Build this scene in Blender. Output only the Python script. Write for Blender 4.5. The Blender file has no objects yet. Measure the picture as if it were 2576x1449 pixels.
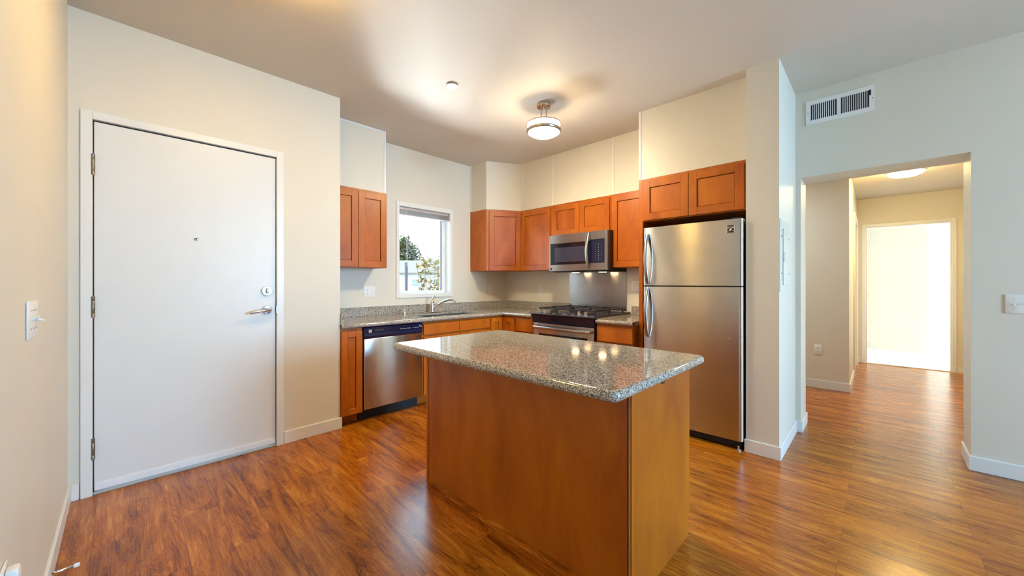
import bpy, bmesh, math, random
from mathutils import Vector, Matrix
random.seed(7)
S = bpy.context.scene
COL = S.collection
PI = math.pi

# ------------------------------------------------------------------ camera
F_PX = 949.0
YAW = math.atan2(949.0, 920.0)                 # room x axis to view direction, see FX/FY
FX, FY = math.cos(math.atan(920 / 949.0)), math.sin(math.atan(920 / 949.0))
CAM_H = 1.211
cd = bpy.data.cameras.new('camera')
cd.sensor_width = 36.0
cd.lens = F_PX / 2576.0 * 36.0
cd.shift_y = -13.5 / 2576.0
cd.clip_start = 0.02
cd.clip_end = 400
cam = bpy.data.objects.new('camera', cd)
cam.location = (0, 0, CAM_H)
cam.rotation_euler = (PI / 2, 0, math.atan2(FY, FX) - PI / 2)
COL.objects.link(cam)
S.camera = cam

# ------------------------------------------------------------------ colour management, world, sun, daylight
vs = S.view_settings
vs.view_transform = 'Standard'
vs.look = 'None'
vs.exposure = 0.28
vs.gamma = 1.0
vs.use_curve_mapping = False

W = bpy.data.worlds.new('sky')
S.world = W
W.use_nodes = True
wn = W.node_tree
wn.nodes.clear()
wo = wn.nodes.new('ShaderNodeOutputWorld')
wb = wn.nodes.new('ShaderNodeBackground')
wtc = wn.nodes.new('ShaderNodeTexCoord')
wsep = wn.nodes.new('ShaderNodeSeparateXYZ')
wr = wn.nodes.new('ShaderNodeValToRGB')
wn.links.new(wtc.outputs['Generated'], wsep.inputs[0])
wn.links.new(wsep.outputs['Z'], wr.inputs[0])
wn.links.new(wr.outputs[0], wb.inputs[0])
wn.links.new(wb.outputs[0], wo.inputs[0])
wr.color_ramp.elements[0].position = 0.0
wr.color_ramp.elements[0].color = (0.80, 0.95, 1.0, 1)
wr.color_ramp.elements[1].position = 0.5
wr.color_ramp.elements[1].color = (0.50, 0.78, 1.0, 1)
wb.inputs[1].default_value = 8.5


def lamp(name, kind, loc, energy, color, rot=(0, 0, 0), size=None, size_y=None, spread=None):
    d = bpy.data.lights.new(name, kind)
    d.energy = energy
    d.color = color
    if kind == 'AREA':
        d.shape = 'RECTANGLE'
        d.size = size
        d.size_y = size_y or size
        if spread:
            d.spread = spread
    elif kind == 'SUN':
        d.angle = size
    else:
        d.shadow_soft_size = size or 0.05
    o = bpy.data.objects.new(name, d)
    o.location = loc
    o.rotation_euler = rot
    COL.objects.link(o)
    return o


def aim(o, target):
    o.rotation_euler = (Vector(target) - o.location).to_track_quat('-Z', 'Y').to_euler()


sun = lamp('sun', 'SUN', (0, -10, 20), 3.0, (1.0, 0.93, 0.82), size=0.01)
sun.rotation_euler = Vector((0.42, 0.55, -0.72)).to_track_quat('-Z', 'Y').to_euler()
# daylight entering through the living-room window behind the camera
day = lamp('daylight_rear', 'AREA', (3.0, -4.6, 1.95), 800, (0.28, 0.60, 1.0), size=2.4, size_y=2.2)
aim(day, (0.3, 2.4, 0.3))
# sunlit paving outside throwing light up through the kitchen window
gb = lamp('daylight_kitchen', 'AREA', (3.0, 6.6, -0.30), 270, (0.95, 0.97, 1.0), size=2.6, size_y=1.6, spread=2.0)
aim(gb, (2.3, 3.0, 2.2))
gp = lamp('sunlit_paving_glint', 'AREA', (4.6, 7.0, -0.35), 130, (0.95, 0.98, 1.0), size=0.7, size_y=0.7, spread=1.6)
aim(gp, (2.3, 3.7, 1.75))
# daylight in the bedroom past the hall
bd = lamp('daylight_bedroom', 'AREA', (10.3, -3.2, 1.5), 185, (0.74, 0.88, 1.0), size=3.0, size_y=2.0)
aim(bd, (9.6, 2, 1.2))

hb = lamp('hall_branch_fill', 'AREA', (4.85, 1.25, 2.40), 14, (0.80, 0.92, 1.0), size=0.3)  # added unseen fill that brightens the short hall wall

# ------------------------------------------------------------------ materials
MATS = {}


def new_mat(name):
    m = bpy.data.materials.new(name)
    m.use_nodes = True
    nt = m.node_tree
    b = nt.nodes['Principled BSDF']
    MATS[name] = m
    return m, nt, b


def nd(nt, t, **kw):
    n = nt.nodes.new(t)
    for k, v in kw.items():
        setattr(n, k, v)
    return n


def ramp(nt, stops, fac, interp='LINEAR'):
    r = nd(nt, 'ShaderNodeValToRGB')
    r.color_ramp.interpolation = interp
    el = r.color_ramp.elements
    while len(el) < len(stops):
        el.new(0.5)
    for e, (p, c) in zip(el, stops):
        e.position = p
        e.color = (*c, 1)
    nt.links.new(fac, r.inputs[0])
    return r.outputs[0]


def coords(nt, scale=(1, 1, 1), kind='Object'):
    tc = nd(nt, 'ShaderNodeTexCoord')
    mp = nd(nt, 'ShaderNodeMapping')
    mp.inputs['Scale'].default_value = scale
    nt.links.new(tc.outputs[kind], mp.inputs[0])
    return mp.outputs[0]


def noise(nt, vec, scale, detail=2.0, rough=0.5, dist=0.0):
    n = nd(nt, 'ShaderNodeTexNoise')
    n.inputs['Scale'].default_value = scale
    n.inputs['Detail'].default_value = detail
    n.inputs['Roughness'].default_value = rough
    n.inputs['Distortion'].default_value = dist
    nt.links.new(vec, n.inputs['Vector'])
    return n.outputs['Fac']


def bump(nt, b, h, strength, dist=0.001):
    bp = nd(nt, 'ShaderNodeBump')
    bp.inputs['Strength'].default_value = strength
    bp.inputs['Distance'].default_value = dist
    nt.links.new(h, bp.inputs['Height'])
    nt.links.new(bp.outputs[0], b.inputs['Normal'])


def plain(name, col, rough=0.5, metal=0.0, var=0.04, vscale=8.0, coat=0.0, aniso=0.0, bmp=0.0, bscale=300.0, spec=0.5):
    """a procedural paint / plastic / metal with a little tone variation"""
    m, nt, b = new_mat(name)
    v = coords(nt)
    f = noise(nt, v, vscale, 3)
    lo = tuple(max(0, c * (1 - var)) for c in col)
    hi = tuple(min(1, c * (1 + var)) for c in col)
    nt.links.new(ramp(nt, [(0.3, lo), (0.7, hi)], f), b.inputs['Base Color'])
    b.inputs['Roughness'].default_value = rough
    b.inputs['Metallic'].default_value = metal
    b.inputs['Coat Weight'].default_value = coat
    b.inputs['Specular IOR Level'].default_value = spec
    if aniso:
        b.inputs['Anisotropic'].default_value = aniso
        b.inputs['Anisotropic Rotation'].default_value = 0.25
        t = nd(nt, 'ShaderNodeTangent')
        t.direction_type = 'RADIAL'
        t.axis = 'Z'
        nt.links.new(t.outputs[0], b.inputs['Tangent'])
    if bmp:
        bump(nt, b, noise(nt, v, bscale, 2), bmp)
    return m


def emit(name, col, strength):
    m, nt, b = new_mat(name)
    b.inputs['Base Color'].default_value = (0.9, 0.88, 0.82, 1)
    b.inputs['Emission Color'].default_value = (*col, 1)
    b.inputs['Emission Strength'].default_value = strength
    b.inputs['Roughness'].default_value = 0.4
    return m


WALL = plain('wall_paint', (0.72, 0.67, 0.57), 0.55, var=0.015, vscale=2, bmp=0.12, bscale=220)
CEIL = plain('ceiling_paint', (0.66, 0.60, 0.52), 0.6, var=0.015, vscale=2, bmp=0.35, bscale=160)
TRIM = plain('trim_paint', (0.78, 0.77, 0.74), 0.35, var=0.01)
DOORP = plain('door_paint', (0.74, 0.74, 0.72), 0.38, var=0.01)
PLAS = plain('white_plastic', (0.82, 0.81, 0.78), 0.3, var=0.01)
PANELP = plain('panel_grey_enamel', (0.62, 0.63, 0.56), 0.35, var=0.02)
SLOT = plain('dark_slot', (0.02, 0.02, 0.02), 0.6)
CARPET = plain('carpet', (0.80, 0.79, 0.76), 0.95, var=0.08, vscale=160, bmp=0.6, bscale=400)
STEEL = plain('stainless_steel', (0.56, 0.55, 0.54), 0.25, 1.0, var=0.07, vscale=5, aniso=0.93)
STEELP = plain('polished_steel_sheet', (0.50, 0.49, 0.50), 0.22, 1.0, var=0.05, aniso=0.8)
SINKM = plain('sink_steel', (0.60, 0.60, 0.60), 0.25, 1.0)
DULLAL = plain('dull_aluminium', (0.42, 0.44, 0.46), 0.6, 0.2)
CHROME = plain('chrome', (0.80, 0.81, 0.82), 0.06, 1.0, var=0.01)
NICKEL = plain('brushed_nickel', (0.52, 0.45, 0.34), 0.25, 1.0, var=0.03)
HINGEM = plain('hinge_bronze', (0.26, 0.23, 0.18), 0.35, 0.9)
SATIN = plain('satin_steel_hardware', (0.66, 0.68, 0.70), 0.2, 1.0)
BLACKG = plain('black_gloss', (0.006, 0.007, 0.016), 0.1, 0.0, coat=0.4)
BLACKM = plain('black_matte', (0.012, 0.012, 0.015), 0.55)
BLUEB = plain('black_control_panel', (0.005, 0.010, 0.045), 0.14, coat=0.3)
MWGLASS = plain('oven_mesh_glass', (0.035, 0.04, 0.075), 0.15, coat=0.4)
IRON = plain('cast_iron', (0.025, 0.022, 0.028), 0.42)
MARK = plain('panel_print', (0.40, 0.43, 0.50), 0.5)
COOK = plain('cooktop_enamel', (0.07, 0.065, 0.085), 0.18, 0.3)
EDGE = plain('pale_edge_strip', (0.62, 0.58, 0.52), 0.4)
ALU = plain('blind_aluminium', (0.50, 0.46, 0.47), 0.35, 0.3)
VINYL = plain('window_vinyl', (0.80, 0.84, 0.86), 0.3, var=0.01)
HOUSEW = plain('house_stucco', (0.36, 0.32, 0.29), 0.8)
ROOFM = plain('roof_shingle', (0.11, 0.075, 0.055), 0.85, var=0.2, vscale=30)
ASPH = plain('paving', (0.25, 0.25, 0.24), 0.9, var=0.08, vscale=3)
BARK = plain('bark', (0.055, 0.045, 0.038), 0.9, var=0.2, vscale=20)
STAKE = plain('stake_wood', (0.13, 0.065, 0.022), 0.8, var=0.15, vscale=20)
POSTM = plain('post_paint', (0.022, 0.018, 0.035), 0.6)
LEAFY = plain('yellow_green_leaf', (0.125, 0.075, 0.004), 0.45, var=0.45, vscale=6)
LEAFG = plain('olive_leaf', (0.055, 0.058, 0.016), 0.6, var=0.4, vscale=1.2)
LEAFD = plain('conifer_needle', (0.022, 0.05, 0.04), 0.7, var=0.3, vscale=3)
CARP = plain('car_paint', (0.02, 0.07, 0.075), 0.2, 0.2, coat=0.6)
CARG = plain('car_glass', (0.04, 0.07, 0.08), 0.05, coat=0.5)
RUBBER = plain('tyre_rubber', (0.03, 0.03, 0.03), 0.8)
RUBW = plain('white_rubber', (0.80, 0.82, 0.84), 0.5)
GLOW = emit('lamp_glass_lit', (1.0, 0.83, 0.54), 185.0)
GLOWS = emit('lamp_glass_side_lit', (1.0, 0.80, 0.50), 55.0)
GLOWH = emit('hall_lamp_glass_lit', (1.0, 0.77, 0.34), 110.0)
GLOWE = emit('entry_lamp_glass_lit', (1.0, 0.62, 0.14), 54.0)
BULB = emit('cooktop_bulb_lit', (1.0, 0.66, 0.32), 32.0)


def wood_mat(name, dark, mid, light, rough=0.3, coat=0.25):
    m, nt, b = new_mat(name)
    v = coords(nt, (1, 1, 0.35))
    oi = nd(nt, 'ShaderNodeObjectInfo')
    add = nd(nt, 'ShaderNodeVectorMath', operation='ADD')
    mul = nd(nt, 'ShaderNodeVectorMath', operation='SCALE')
    cmb = nd(nt, 'ShaderNodeCombineXYZ')
    for i in range(3):
        nt.links.new(oi.outputs['Random'], cmb.inputs[i])
    nt.links.new(cmb.outputs[0], mul.inputs[0])
    mul.inputs['Scale'].default_value = 13.0
    nt.links.new(v, add.inputs[0])
    nt.links.new(mul.outputs[0], add.inputs[1])
    v = add.outputs[0]
    f1 = noise(nt, v, 5.0, 4, 0.55, 0.6)
    f2 = noise(nt, v, 60.0, 3, 0.6)
    mx = nd(nt, 'ShaderNodeMix', data_type='FLOAT')
    mx.inputs[0].default_value = 0.18
    nt.links.new(f1, mx.inputs[2])
    nt.links.new(f2, mx.inputs[3])
    nt.links.new(ramp(nt, [(0.28, dark), (0.5, mid), (0.74, light)], mx.outputs[0]), b.inputs['Base Color'])
    b.inputs['Roughness'].default_value = rough
    b.inputs['Coat Weight'].default_value = coat
    b.inputs['Coat Roughness'].default_value = 0.25
    b.inputs['Specular IOR Level'].default_value = 0.40
    return m


WOOD = wood_mat('stained_maple', (0.31, 0.064, 0.003), (0.44, 0.108, 0.004), (0.54, 0.152, 0.006), 0.36, 0.04)
WOODK = plain('dark_red_brown', (0.10, 0.022, 0.006), 0.6)  # plain dark brown of the island plug and ceiling cup


def granite():
    m, nt, b = new_mat('speckled_granite')
    v = coords(nt)
    vo = nd(nt, 'ShaderNodeTexVoronoi')
    vo.inputs['Scale'].default_value = 350
    nt.links.new(v, vo.inputs['Vector'])
    sp = nd(nt, 'ShaderNodeSeparateColor')
    nt.links.new(vo.outputs['Color'], sp.inputs[0])
    c1 = ramp(nt, [(0.0, (0.015, 0.015, 0.017)), (0.13, (0.11, 0.10, 0.09)), (0.27, (0.35, 0.30, 0.25)),
                   (0.48, (0.52, 0.465, 0.385)), (0.72, (0.69, 0.64, 0.56))], sp.outputs[0], 'CONSTANT')
    f2 = noise(nt, v, 120, 3, 0.7)
    c2 = ramp(nt, [(0.36, (0.10, 0.09, 0.09)), (0.5, (0.9, 0.9, 0.9)), (0.7, (1.0, 1.0, 1.0))], f2)
    mx = nd(nt, 'ShaderNodeMix', data_type='RGBA', blend_type='MULTIPLY')
    mx.inputs[0].default_value = 0.6
    nt.links.new(c1, mx.inputs[6])
    nt.links.new(c2, mx.inputs[7])
    nt.links.new(mx.outputs[2], b.inputs['Base Color'])
    b.inputs['Roughness'].default_value = 0.08
    b.inputs['Specular IOR Level'].default_value = 1.0
    return m


GRAN = granite()


def floor_mat():
    m, nt, b = new_mat('wood_plank_floor')
    tc = nd(nt, 'ShaderNodeTexCoord')
    sp = nd(nt, 'ShaderNodeSeparateXYZ')
    nt.links.new(tc.outputs['Object'], sp.inputs[0])
    cb = nd(nt, 'ShaderNodeCombineXYZ')
    nt.links.new(sp.outputs['Y'], cb.inputs[0])
    nt.links.new(sp.outputs['X'], cb.inputs[1])
    br = nd(nt, 'ShaderNodeTexBrick')
    br.offset = 0.37
    br.inputs['Scale'].default_value = 1.0
    br.inputs['Brick Width'].default_value = 1.22
    br.inputs['Row Height'].default_value = 0.152
    br.inputs['Mortar Size'].default_value = 0.0007
    br.inputs['Mortar Smooth'].default_value = 0.1
    br.inputs['Bias'].default_value = 0.0
    br.inputs['Color1'].default_value = (0, 0, 0, 1)
    br.inputs['Color2'].default_value = (1, 1, 1, 1)
    br.inputs['Mortar'].default_value = (0.5, 0.5, 0.5, 1)
    nt.links.new(cb.outputs[0], br.inputs['Vector'])
    # grain, shifted per plank
    cg = nd(nt, 'ShaderNodeCombineXYZ')
    mx_ = nd(nt, 'ShaderNodeMath', operation='MULTIPLY')
    mx_.inputs[1].default_value = 7.0
    nt.links.new(sp.outputs['X'], mx_.inputs[0])
    nt.links.new(mx_.outputs[0], cg.inputs[0])
    nt.links.new(sp.outputs['Y'], cg.inputs[1])
    sh = nd(nt, 'ShaderNodeMath', operation='MULTIPLY')
    sh.inputs[1].default_value = 9.0
    nt.links.new(br.outputs['Color'], sh.inputs[0])
    nt.links.new(sh.outputs[0], cg.inputs[2])
    g1 = noise(nt, cg.outputs[0], 1.7, 8, 0.63, 1.3)
    cg2 = nd(nt, 'ShaderNodeVectorMath', operation='MULTIPLY')
    cg2.inputs[1].default_value = (24, 3.0, 1)
    nt.links.new(cg.outputs[0], cg2.inputs[0])
    g2 = noise(nt, cg2.outputs[0], 1.6, 3, 0.6)
    mm = nd(nt, 'ShaderNodeMix', data_type='FLOAT')
    mm.inputs[0].default_value = 0.32
    nt.links.new(g1, mm.inputs[2])
    nt.links.new(g2, mm.inputs[3])
    ms = nd(nt, 'ShaderNodeMath', operation='MULTIPLY')
    ms.inputs[1].default_value = 85.0
    nt.links.new(g1, ms.inputs[0])
    sn = nd(nt, 'ShaderNodeMath', operation='SINE')
    nt.links.new(ms.outputs[0], sn.inputs[0])
    sm = nd(nt, 'ShaderNodeMath', operation='MULTIPLY')
    sm.inputs[1].default_value = 0.035
    nt.links.new(sn.outputs[0], sm.inputs[0])
    ad = nd(nt, 'ShaderNodeMath', operation='ADD')
    nt.links.new(mm.outputs[0], ad.inputs[0])
    nt.links.new(sm.outputs[0], ad.inputs[1])
    c = ramp(nt, [(0.33, (0.085, 0.016, 0.001)), (0.43, (0.25, 0.064, 0.003)), (0.54, (0.41, 0.124, 0.006)),
                  (0.70, (0.62, 0.26, 0.024))], ad.outputs[0])
    tone = ramp(nt, [(0.0, (0.86, 0.84, 0.82)), (1.0, (1.08, 1.08, 1.08))], br.outputs['Color'])
    m1 = nd(nt, 'ShaderNodeMix', data_type='RGBA', blend_type='MULTIPLY')
    m1.inputs[0].default_value = 1.0
    nt.links.new(c, m1.inputs[6])
    nt.links.new(tone, m1.inputs[7])
    m2 = nd(nt, 'ShaderNodeMix', data_type='RGBA')
    nt.links.new(br.outputs['Fac'], m2.inputs[0])
    nt.links.new(m1.outputs[2], m2.inputs[6])
    m2.inputs[7].default_value = (0.13, 0.036, 0.006, 1)
    nt.links.new(m2.outputs[2], b.inputs['Base Color'])
    b.inputs['Roughness'].default_value = 0.23
    b.inputs['Specular IOR Level'].default_value = 0.42
    bump(nt, b, g2, 0.10, 0.001)
    return m


FLOOR = floor_mat()


def pane_mat():
    m, nt, b = new_mat('window_glass')
    nt.nodes.remove(b)
    out = nt.nodes['Material Output']
    tr = nd(nt, 'ShaderNodeBsdfTransparent')
    tr.inputs[0].default_value = (0.96, 0.99, 0.99, 1)
    gl = nd(nt, 'ShaderNodeBsdfGlossy')
    gl.inputs['Roughness'].default_value = 0.02
    fr = nd(nt, 'ShaderNodeFresnel')
    fr.inputs[0].default_value = 1.3
    mx = nd(nt, 'ShaderNodeMixShader')
    nt.links.new(fr.outputs[0], mx.inputs[0])
    nt.links.new(tr.outputs[0], mx.inputs[1])
    nt.links.new(gl.outputs[0], mx.inputs[2])
    nt.links.new(mx.outputs[0], out.inputs[0])
    return m


GLASS = pane_mat()


# ------------------------------------------------------------------ mesh helpers
class Fr:
    """local frame: a = along the width, d = outward from the face, z up"""
    def __init__(s, o, u, n):
        s.o, s.u, s.n = Vector(o), Vector(u).normalized(), Vector(n).normalized()

    def __call__(s, a, d, z):
        return s.o + s.u * a + s.n * d + Vector((0, 0, z))


WLD = Fr((0, 0, 0), (1, 0, 0), (0, 1, 0))


class MB:
    def __init__(s, fr=WLD):
        s.bm = bmesh.new()
        s.fr = fr

    def box(s, a0, a1, d0, d1, z0, z1, bev=0.0, seg=2):
        vs_ = [s.bm.verts.new(s.fr(a, d, z)) for z in (z0, z1) for d in (d0, d1) for a in (a0, a1)]
        idx = [(0, 1, 3, 2), (4, 6, 7, 5), (0, 4, 5, 1), (2, 3, 7, 6), (0, 2, 6, 4), (1, 5, 7, 3)]
        fs = [s.bm.faces.new([vs_[i] for i in f]) for f in idx]
        if bev:
            es = set(e for f in fs for e in f.edges)
            bmesh.ops.bevel(s.bm, geom=list(es), offset=bev, segments=seg, affect='EDGES', profile=0.5)
        return s

    def prism(s, pts, z0, z1):
        """polygon in (a,d) extruded in z"""
        lo = [s.bm.verts.new(s.fr(a, d, z0)) for a, d in pts]
        hi = [s.bm.verts.new(s.fr(a, d, z1)) for a, d in pts]
        n = len(pts)
        s.bm.faces.new(lo)
        s.bm.faces.new(hi)
        for i in range(n):
            s.bm.faces.new([lo[i], lo[(i + 1) % n], hi[(i + 1) % n], hi[i]])
        return s

    def side_prism(s, pts, a0, a1):
        """polygon in (d,z) extruded along a"""
        lo = [s.bm.verts.new(s.fr(a0, d, z)) for d, z in pts]
        hi = [s.bm.verts.new(s.fr(a1, d, z)) for d, z in pts]
        n = len(pts)
        s.bm.faces.new(lo)
        s.bm.faces.new(hi)
        for i in range(n):
            s.bm.faces.new([lo[i], lo[(i + 1) % n], hi[(i + 1) % n], hi[i]])
        return s

    def rings(s, rings, cap=True, closed=False):
        vr = [[s.bm.verts.new(p) for p in r] for r in rings]
        n = len(vr[0])
        m = len(vr)
        for i in range(m if closed else m - 1):
            A, B = vr[i], vr[(i + 1) % m]
            for j in range(n):
                s.bm.faces.new([A[j], A[(j + 1) % n], B[(j + 1) % n], B[j]])
        if cap and not closed:
            s.bm.faces.new(vr[0])
            s.bm.faces.new(vr[-1])
        return s

    def tube(s, pts, r, seg=10, flat=None):
        """tube along world points (through the frame); r number or list; flat=(ru,rv) ellipse"""
        P = [s.fr(*p) for p in pts]
        rs = r if isinstance(r, (list, tuple)) else [r] * len(P)
        up = Vector((0, 0, 1))
        prev = None
        rr = []
        for i, p in enumerate(P):
            t = (P[min(i + 1, len(P) - 1)] - P[max(i - 1, 0)]).normalized()
            if prev is None:
                x = t.cross(up)
                if x.length < 1e-3:
                    x = t.cross(Vector((1, 0, 0)))
            else:
                x = prev - t * prev.dot(t)
            x.normalize()
            y = t.cross(x)
            prev = x
            fu, fv = flat or (1, 1)
            rr.append([p + x * math.cos(2 * PI * k / seg) * rs[i] * fu + y * math.sin(2 * PI * k / seg) * rs[i] * fv
                       for k in range(seg)])
        return s.rings(rr)

    def lathe(s, prof, c, axis='z', seg=24):
        """profile [(r,h)] about an axis through local point c; axis 'z','d','a'"""
        rr = []
        for r, h in prof:
            ring = []
            for k in range(seg):
                t = 2 * PI * k / seg
                x, y = r * math.cos(t), r * math.sin(t)
                if axis == 'z':
                    q = (c[0] + x, c[1] + y, c[2] + h)
                elif axis == 'd':
                    q = (c[0] + x, c[1] + h, c[2] + y)
                else:
                    q = (c[0] + h, c[1] + x, c[2] + y)
                ring.append(s.fr(*q))
            rr.append(ring)
        return s.rings(rr)

    def build(s, name, mat, parent=None, smooth=False, kind=None, label=None):
        bm = s.bm
        bmesh.ops.recalc_face_normals(bm, faces=bm.faces)
        bm.verts.ensure_lookup_table()
        lo = Vector((1e9,) * 3)
        hi = -lo
        for v in bm.verts:
            for i in range(3):
                lo[i] = min(lo[i], v.co[i])
                hi[i] = max(hi[i], v.co[i])
        org = Vector(((lo.x + hi.x) / 2, (lo.y + hi.y) / 2, lo.z))
        for v in bm.verts:
            v.co -= org
        me = bpy.data.meshes.new(name)
        bm.to_mesh(me)
        bm.free()
        me.materials.append(mat)
        if smooth:
            for p in me.polygons:
                p.use_smooth = True
            try:
                me.set_sharp_from_angle(angle=math.radians(40))
            except Exception:
                pass
        o = bpy.data.objects.new(name, me)
        COL.objects.link(o)
        if parent is not None:
            o.parent = parent
            o.location = org - wpos(parent)
        else:
            o.location = org
        if kind:
            o['kind'] = kind
        if label:
            o['label'] = label
        return o


def wpos(o):
    p = Vector(o.location)
    while o.parent:
        o = o.parent
        p += o.location
    return p


def tag(o, label, cat, group=None):
    o['label'] = label
    o['category'] = cat
    if group:
        o['group'] = group
    return o


def thing(name, label, cat, loc, group=None):
    o = bpy.data.objects.new(name, None)
    o.empty_display_size = 0.1
    o.location = loc
    COL.objects.link(o)
    return tag(o, label, cat, group)


def sthing(name, loc):
    o = bpy.data.objects.new(name, None)
    o.empty_display_size = 0.1
    o.location = loc
    o['kind'] = 'structure'
    COL.objects.link(o)
    return o


def struct(name, mb, mat):
    return mb.build(name, mat, kind='structure')


def retree(o, loc, label, group=None):
    """copy a thing with its parts and sub-parts"""
    r = o.copy()
    COL.objects.link(r)
    r.location = loc
    r['label'] = label
    if group:
        r['group'] = group
    for ch in list(o.children):
        c = ch.copy()
        COL.objects.link(c)
        c.parent = r
        for g in list(ch.children):
            d = g.copy()
            COL.objects.link(d)
            d.parent = c
    return r


# ------------------------------------------------------------------ room dimensions (metres, camera over the origin)
ZC = 2.743
XL = -0.212            # left wall face
YD = 3.208             # entry door wall face
XE = 1.257             # end of the door wall
YW = 3.86              # window wall face
XR = 3.85              # range wall face
XP, YP0, YP1 = 3.111, 0.482, 0.679     # pier beside the refrigerator
XO = 3.82              # wall with the hall opening
OY0, OY1, OZ = -0.434, 0.447, 2.057
XO2 = 4.12
YB = -3.65             # wall behind the camera
XH1 = 5.58             # short wall with the outlet, in the hall
XH2 = 7.78             # end wall of the hall
ZH = 2.47

# ------------------------------------------------------------------ shell
struct('floor', MB().box(-0.4, 7.80, -3.8, 4.05, -0.08, 0.0), FLOOR)
struct('floor_bedroom', MB().box(7.80, 13.2, -3.8, 2.2, -0.08, 0.004), CARPET)
struct('ceiling', MB().box(-0.4, XO2, -3.8, 4.05, ZC, ZC + 0.12), CEIL)
struct('ceiling_hall', MB().box(XO2, XH2 + 0.11, -2.0, 2.2, ZH, ZH + 0.12), CEIL)
struct('ceiling_bedroom', MB().box(XH2 + 0.11, 13.2, -3.8, 2.2, 2.6, 2.72), CEIL)
struct('wall_left', MB().box(XL - 0.15, XL, -3.8, YD + 0.14, 0, ZC), WALL)
# entry door wall, open for the door
DX0, DX1, DZ = -0.150, 0.822, 2.166
m = MB()
m.box(XL, DX0, YD, YD + 0.14, 0, ZC)
m.box(DX1, XE, YD, YD + 0.14, 0, ZC)
m.box(DX0, DX1, YD, YD + 0.14, DZ, ZC)
struct('wall_door', m, WALL)
# (kitchen recess: wall returns behind the door wall)
struct('wall_return', MB().box(XE - 0.12, XE, YD + 0.14, YW, 0, ZC), WALL)
WX0, WX1, WZ0, WZ1 = 2.155, 2.860, 1.078, 2.080
m = MB()
m.box(XE - 0.12, WX0, YW, YW + 0.16, 0, ZC)
m.box(WX1, XR + 0.15, YW, YW + 0.16, 0, ZC)
m.box(WX0, WX1, YW, YW + 0.16, 0, WZ0)
m.box(WX0, WX1, YW, YW + 0.16, WZ1, ZC)
struct('wall_back', m, WALL)
struct('wall_range', MB().box(XR, XR + 0.15, YP1, YW, 0, ZC), WALL)
struct('wall_pier', MB().box(XP, XR, YP0, YP1, 0, ZC), WALL)
m = MB()
m.box(XO, XO2, OY1, YP0, 0, ZC)
m.box(XR, XO2, YP0, YP1, 0, ZC)
m.box(XO, XO2, YB, OY0, 0, ZC)
m.box(XO, XO2, OY0, OY1, OZ, ZC)
struct('wall_right', m, WALL)
# wall behind the camera with a broad window
m = MB()
m.box(XL, 1.85, YB - 0.15, YB, 0, ZC)
m.box(3.10, XO2, YB - 0.15, YB, 0, ZC)
m.box(1.85, 3.10, YB - 0.15, YB, 0, 0.2)
m.box(1.85, 3.10, YB - 0.15, YB, 2.4, ZC)
struct('wall_rear', m, WALL)
# hall and bedroom
struct('wall_hall_left', MB().box(XH1, XH1 + 0.12, 0.227, 2.0, 0, ZH).box(XO2, XH1, 1.9, 2.0, 0, ZH), WALL)
m = MB()
m.box(XH1 + 0.12, 6.62, 0.227, 0.34, 0, ZH)
m.box(7.48, XH2, 0.227, 0.34, 0, ZH)
m.box(6.62, 7.48, 0.227, 0.34, 2.06, ZH)
struct('wall_hall_side', m, WALL)
struct('wall_hall_right', MB().box(XO2, XH2, -1.12, -1.0, 0, ZH), WALL)
m = MB()
m.box(XH2, XH2 + 0.11, 0.135, 0.34, 0, ZH)
m.box(XH2, XH2 + 0.11, -1.12, -0.725, 0, ZH)
m.box(XH2, XH2 + 0.11, -0.725, 0.135, 2.045, ZH)
struct('wall_hall_end', m, WALL)
struct('wall_bedroom_near', MB().box(8.85, 8.97, -0.56, 2.1, 0.004, 2.6), WALL)
struct('wall_bedroom_far', MB().box(11.7, 11.82, -3.8, 2.1, 0.004, 2.6), WALL)
m = MB()
m.box(XH2 + 0.11, 8.9, -3.8, -3.68, 0.004, 2.6)
m.box(8.9, 11.7, -3.8, -3.68, 0.004, 0.5)
m.box(8.9, 11.7, -3.8, -3.68, 2.45, 2.6)
struct('wall_bedroom_side', m, WALL)
struct('wall_bedroom_hall', MB().box(XH2, XH2 + 0.11, -3.7, -1.12, 0.004, 2.6).box(XH2, XH2 + 0.11, 0.34, 2.1, 0.004, 2.6), WALL)

# baseboards
BH, BT = 0.092, 0.012


def base(name, *boxes):
    mb = MB()
    for (x0, x1, y0, y1) in boxes:
        mb.box(x0, x1, y0, y1, 0.0, BH, 0.002, 1)
    return struct(name, mb, TRIM)


base('baseboard_left', (XL, XL + BT, YB, YD))
base('baseboard_door', (XL + BT, -0.170, YD - BT, YD), (0.842, XE + BT, YD - BT, YD))
base('baseboard_pier', (XP - BT, XP, YP0 - BT, YP1 + 0.008), (XP, XO, YP0 - BT, YP0))
base('baseboard_right', (XO - BT, XO, OY1 - BT, YP0 - BT), (XO, XO2, OY1 - BT, OY1),
     (XO - BT, XO, YB, OY0 + BT), (XO, XO2, OY0, OY0 + BT))
base('baseboard_hall', (XH1 - BT, XH1, 0.227 - BT, 1.9), (XH1, 6.55, 0.227 - BT, 0.227), (7.55, XH2, 0.227 - BT, 0.227),
     (XH2 - BT, XH2, 0.175, 0.215), (XH2 - BT, XH2, -1.0, -0.762))
base('baseboard_bedroom', (8.838, 8.85, -0.572, 2.1), (8.85, 8.97, -0.572, -0.56), (11.688, 11.7, -3.6, 2.1))

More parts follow.
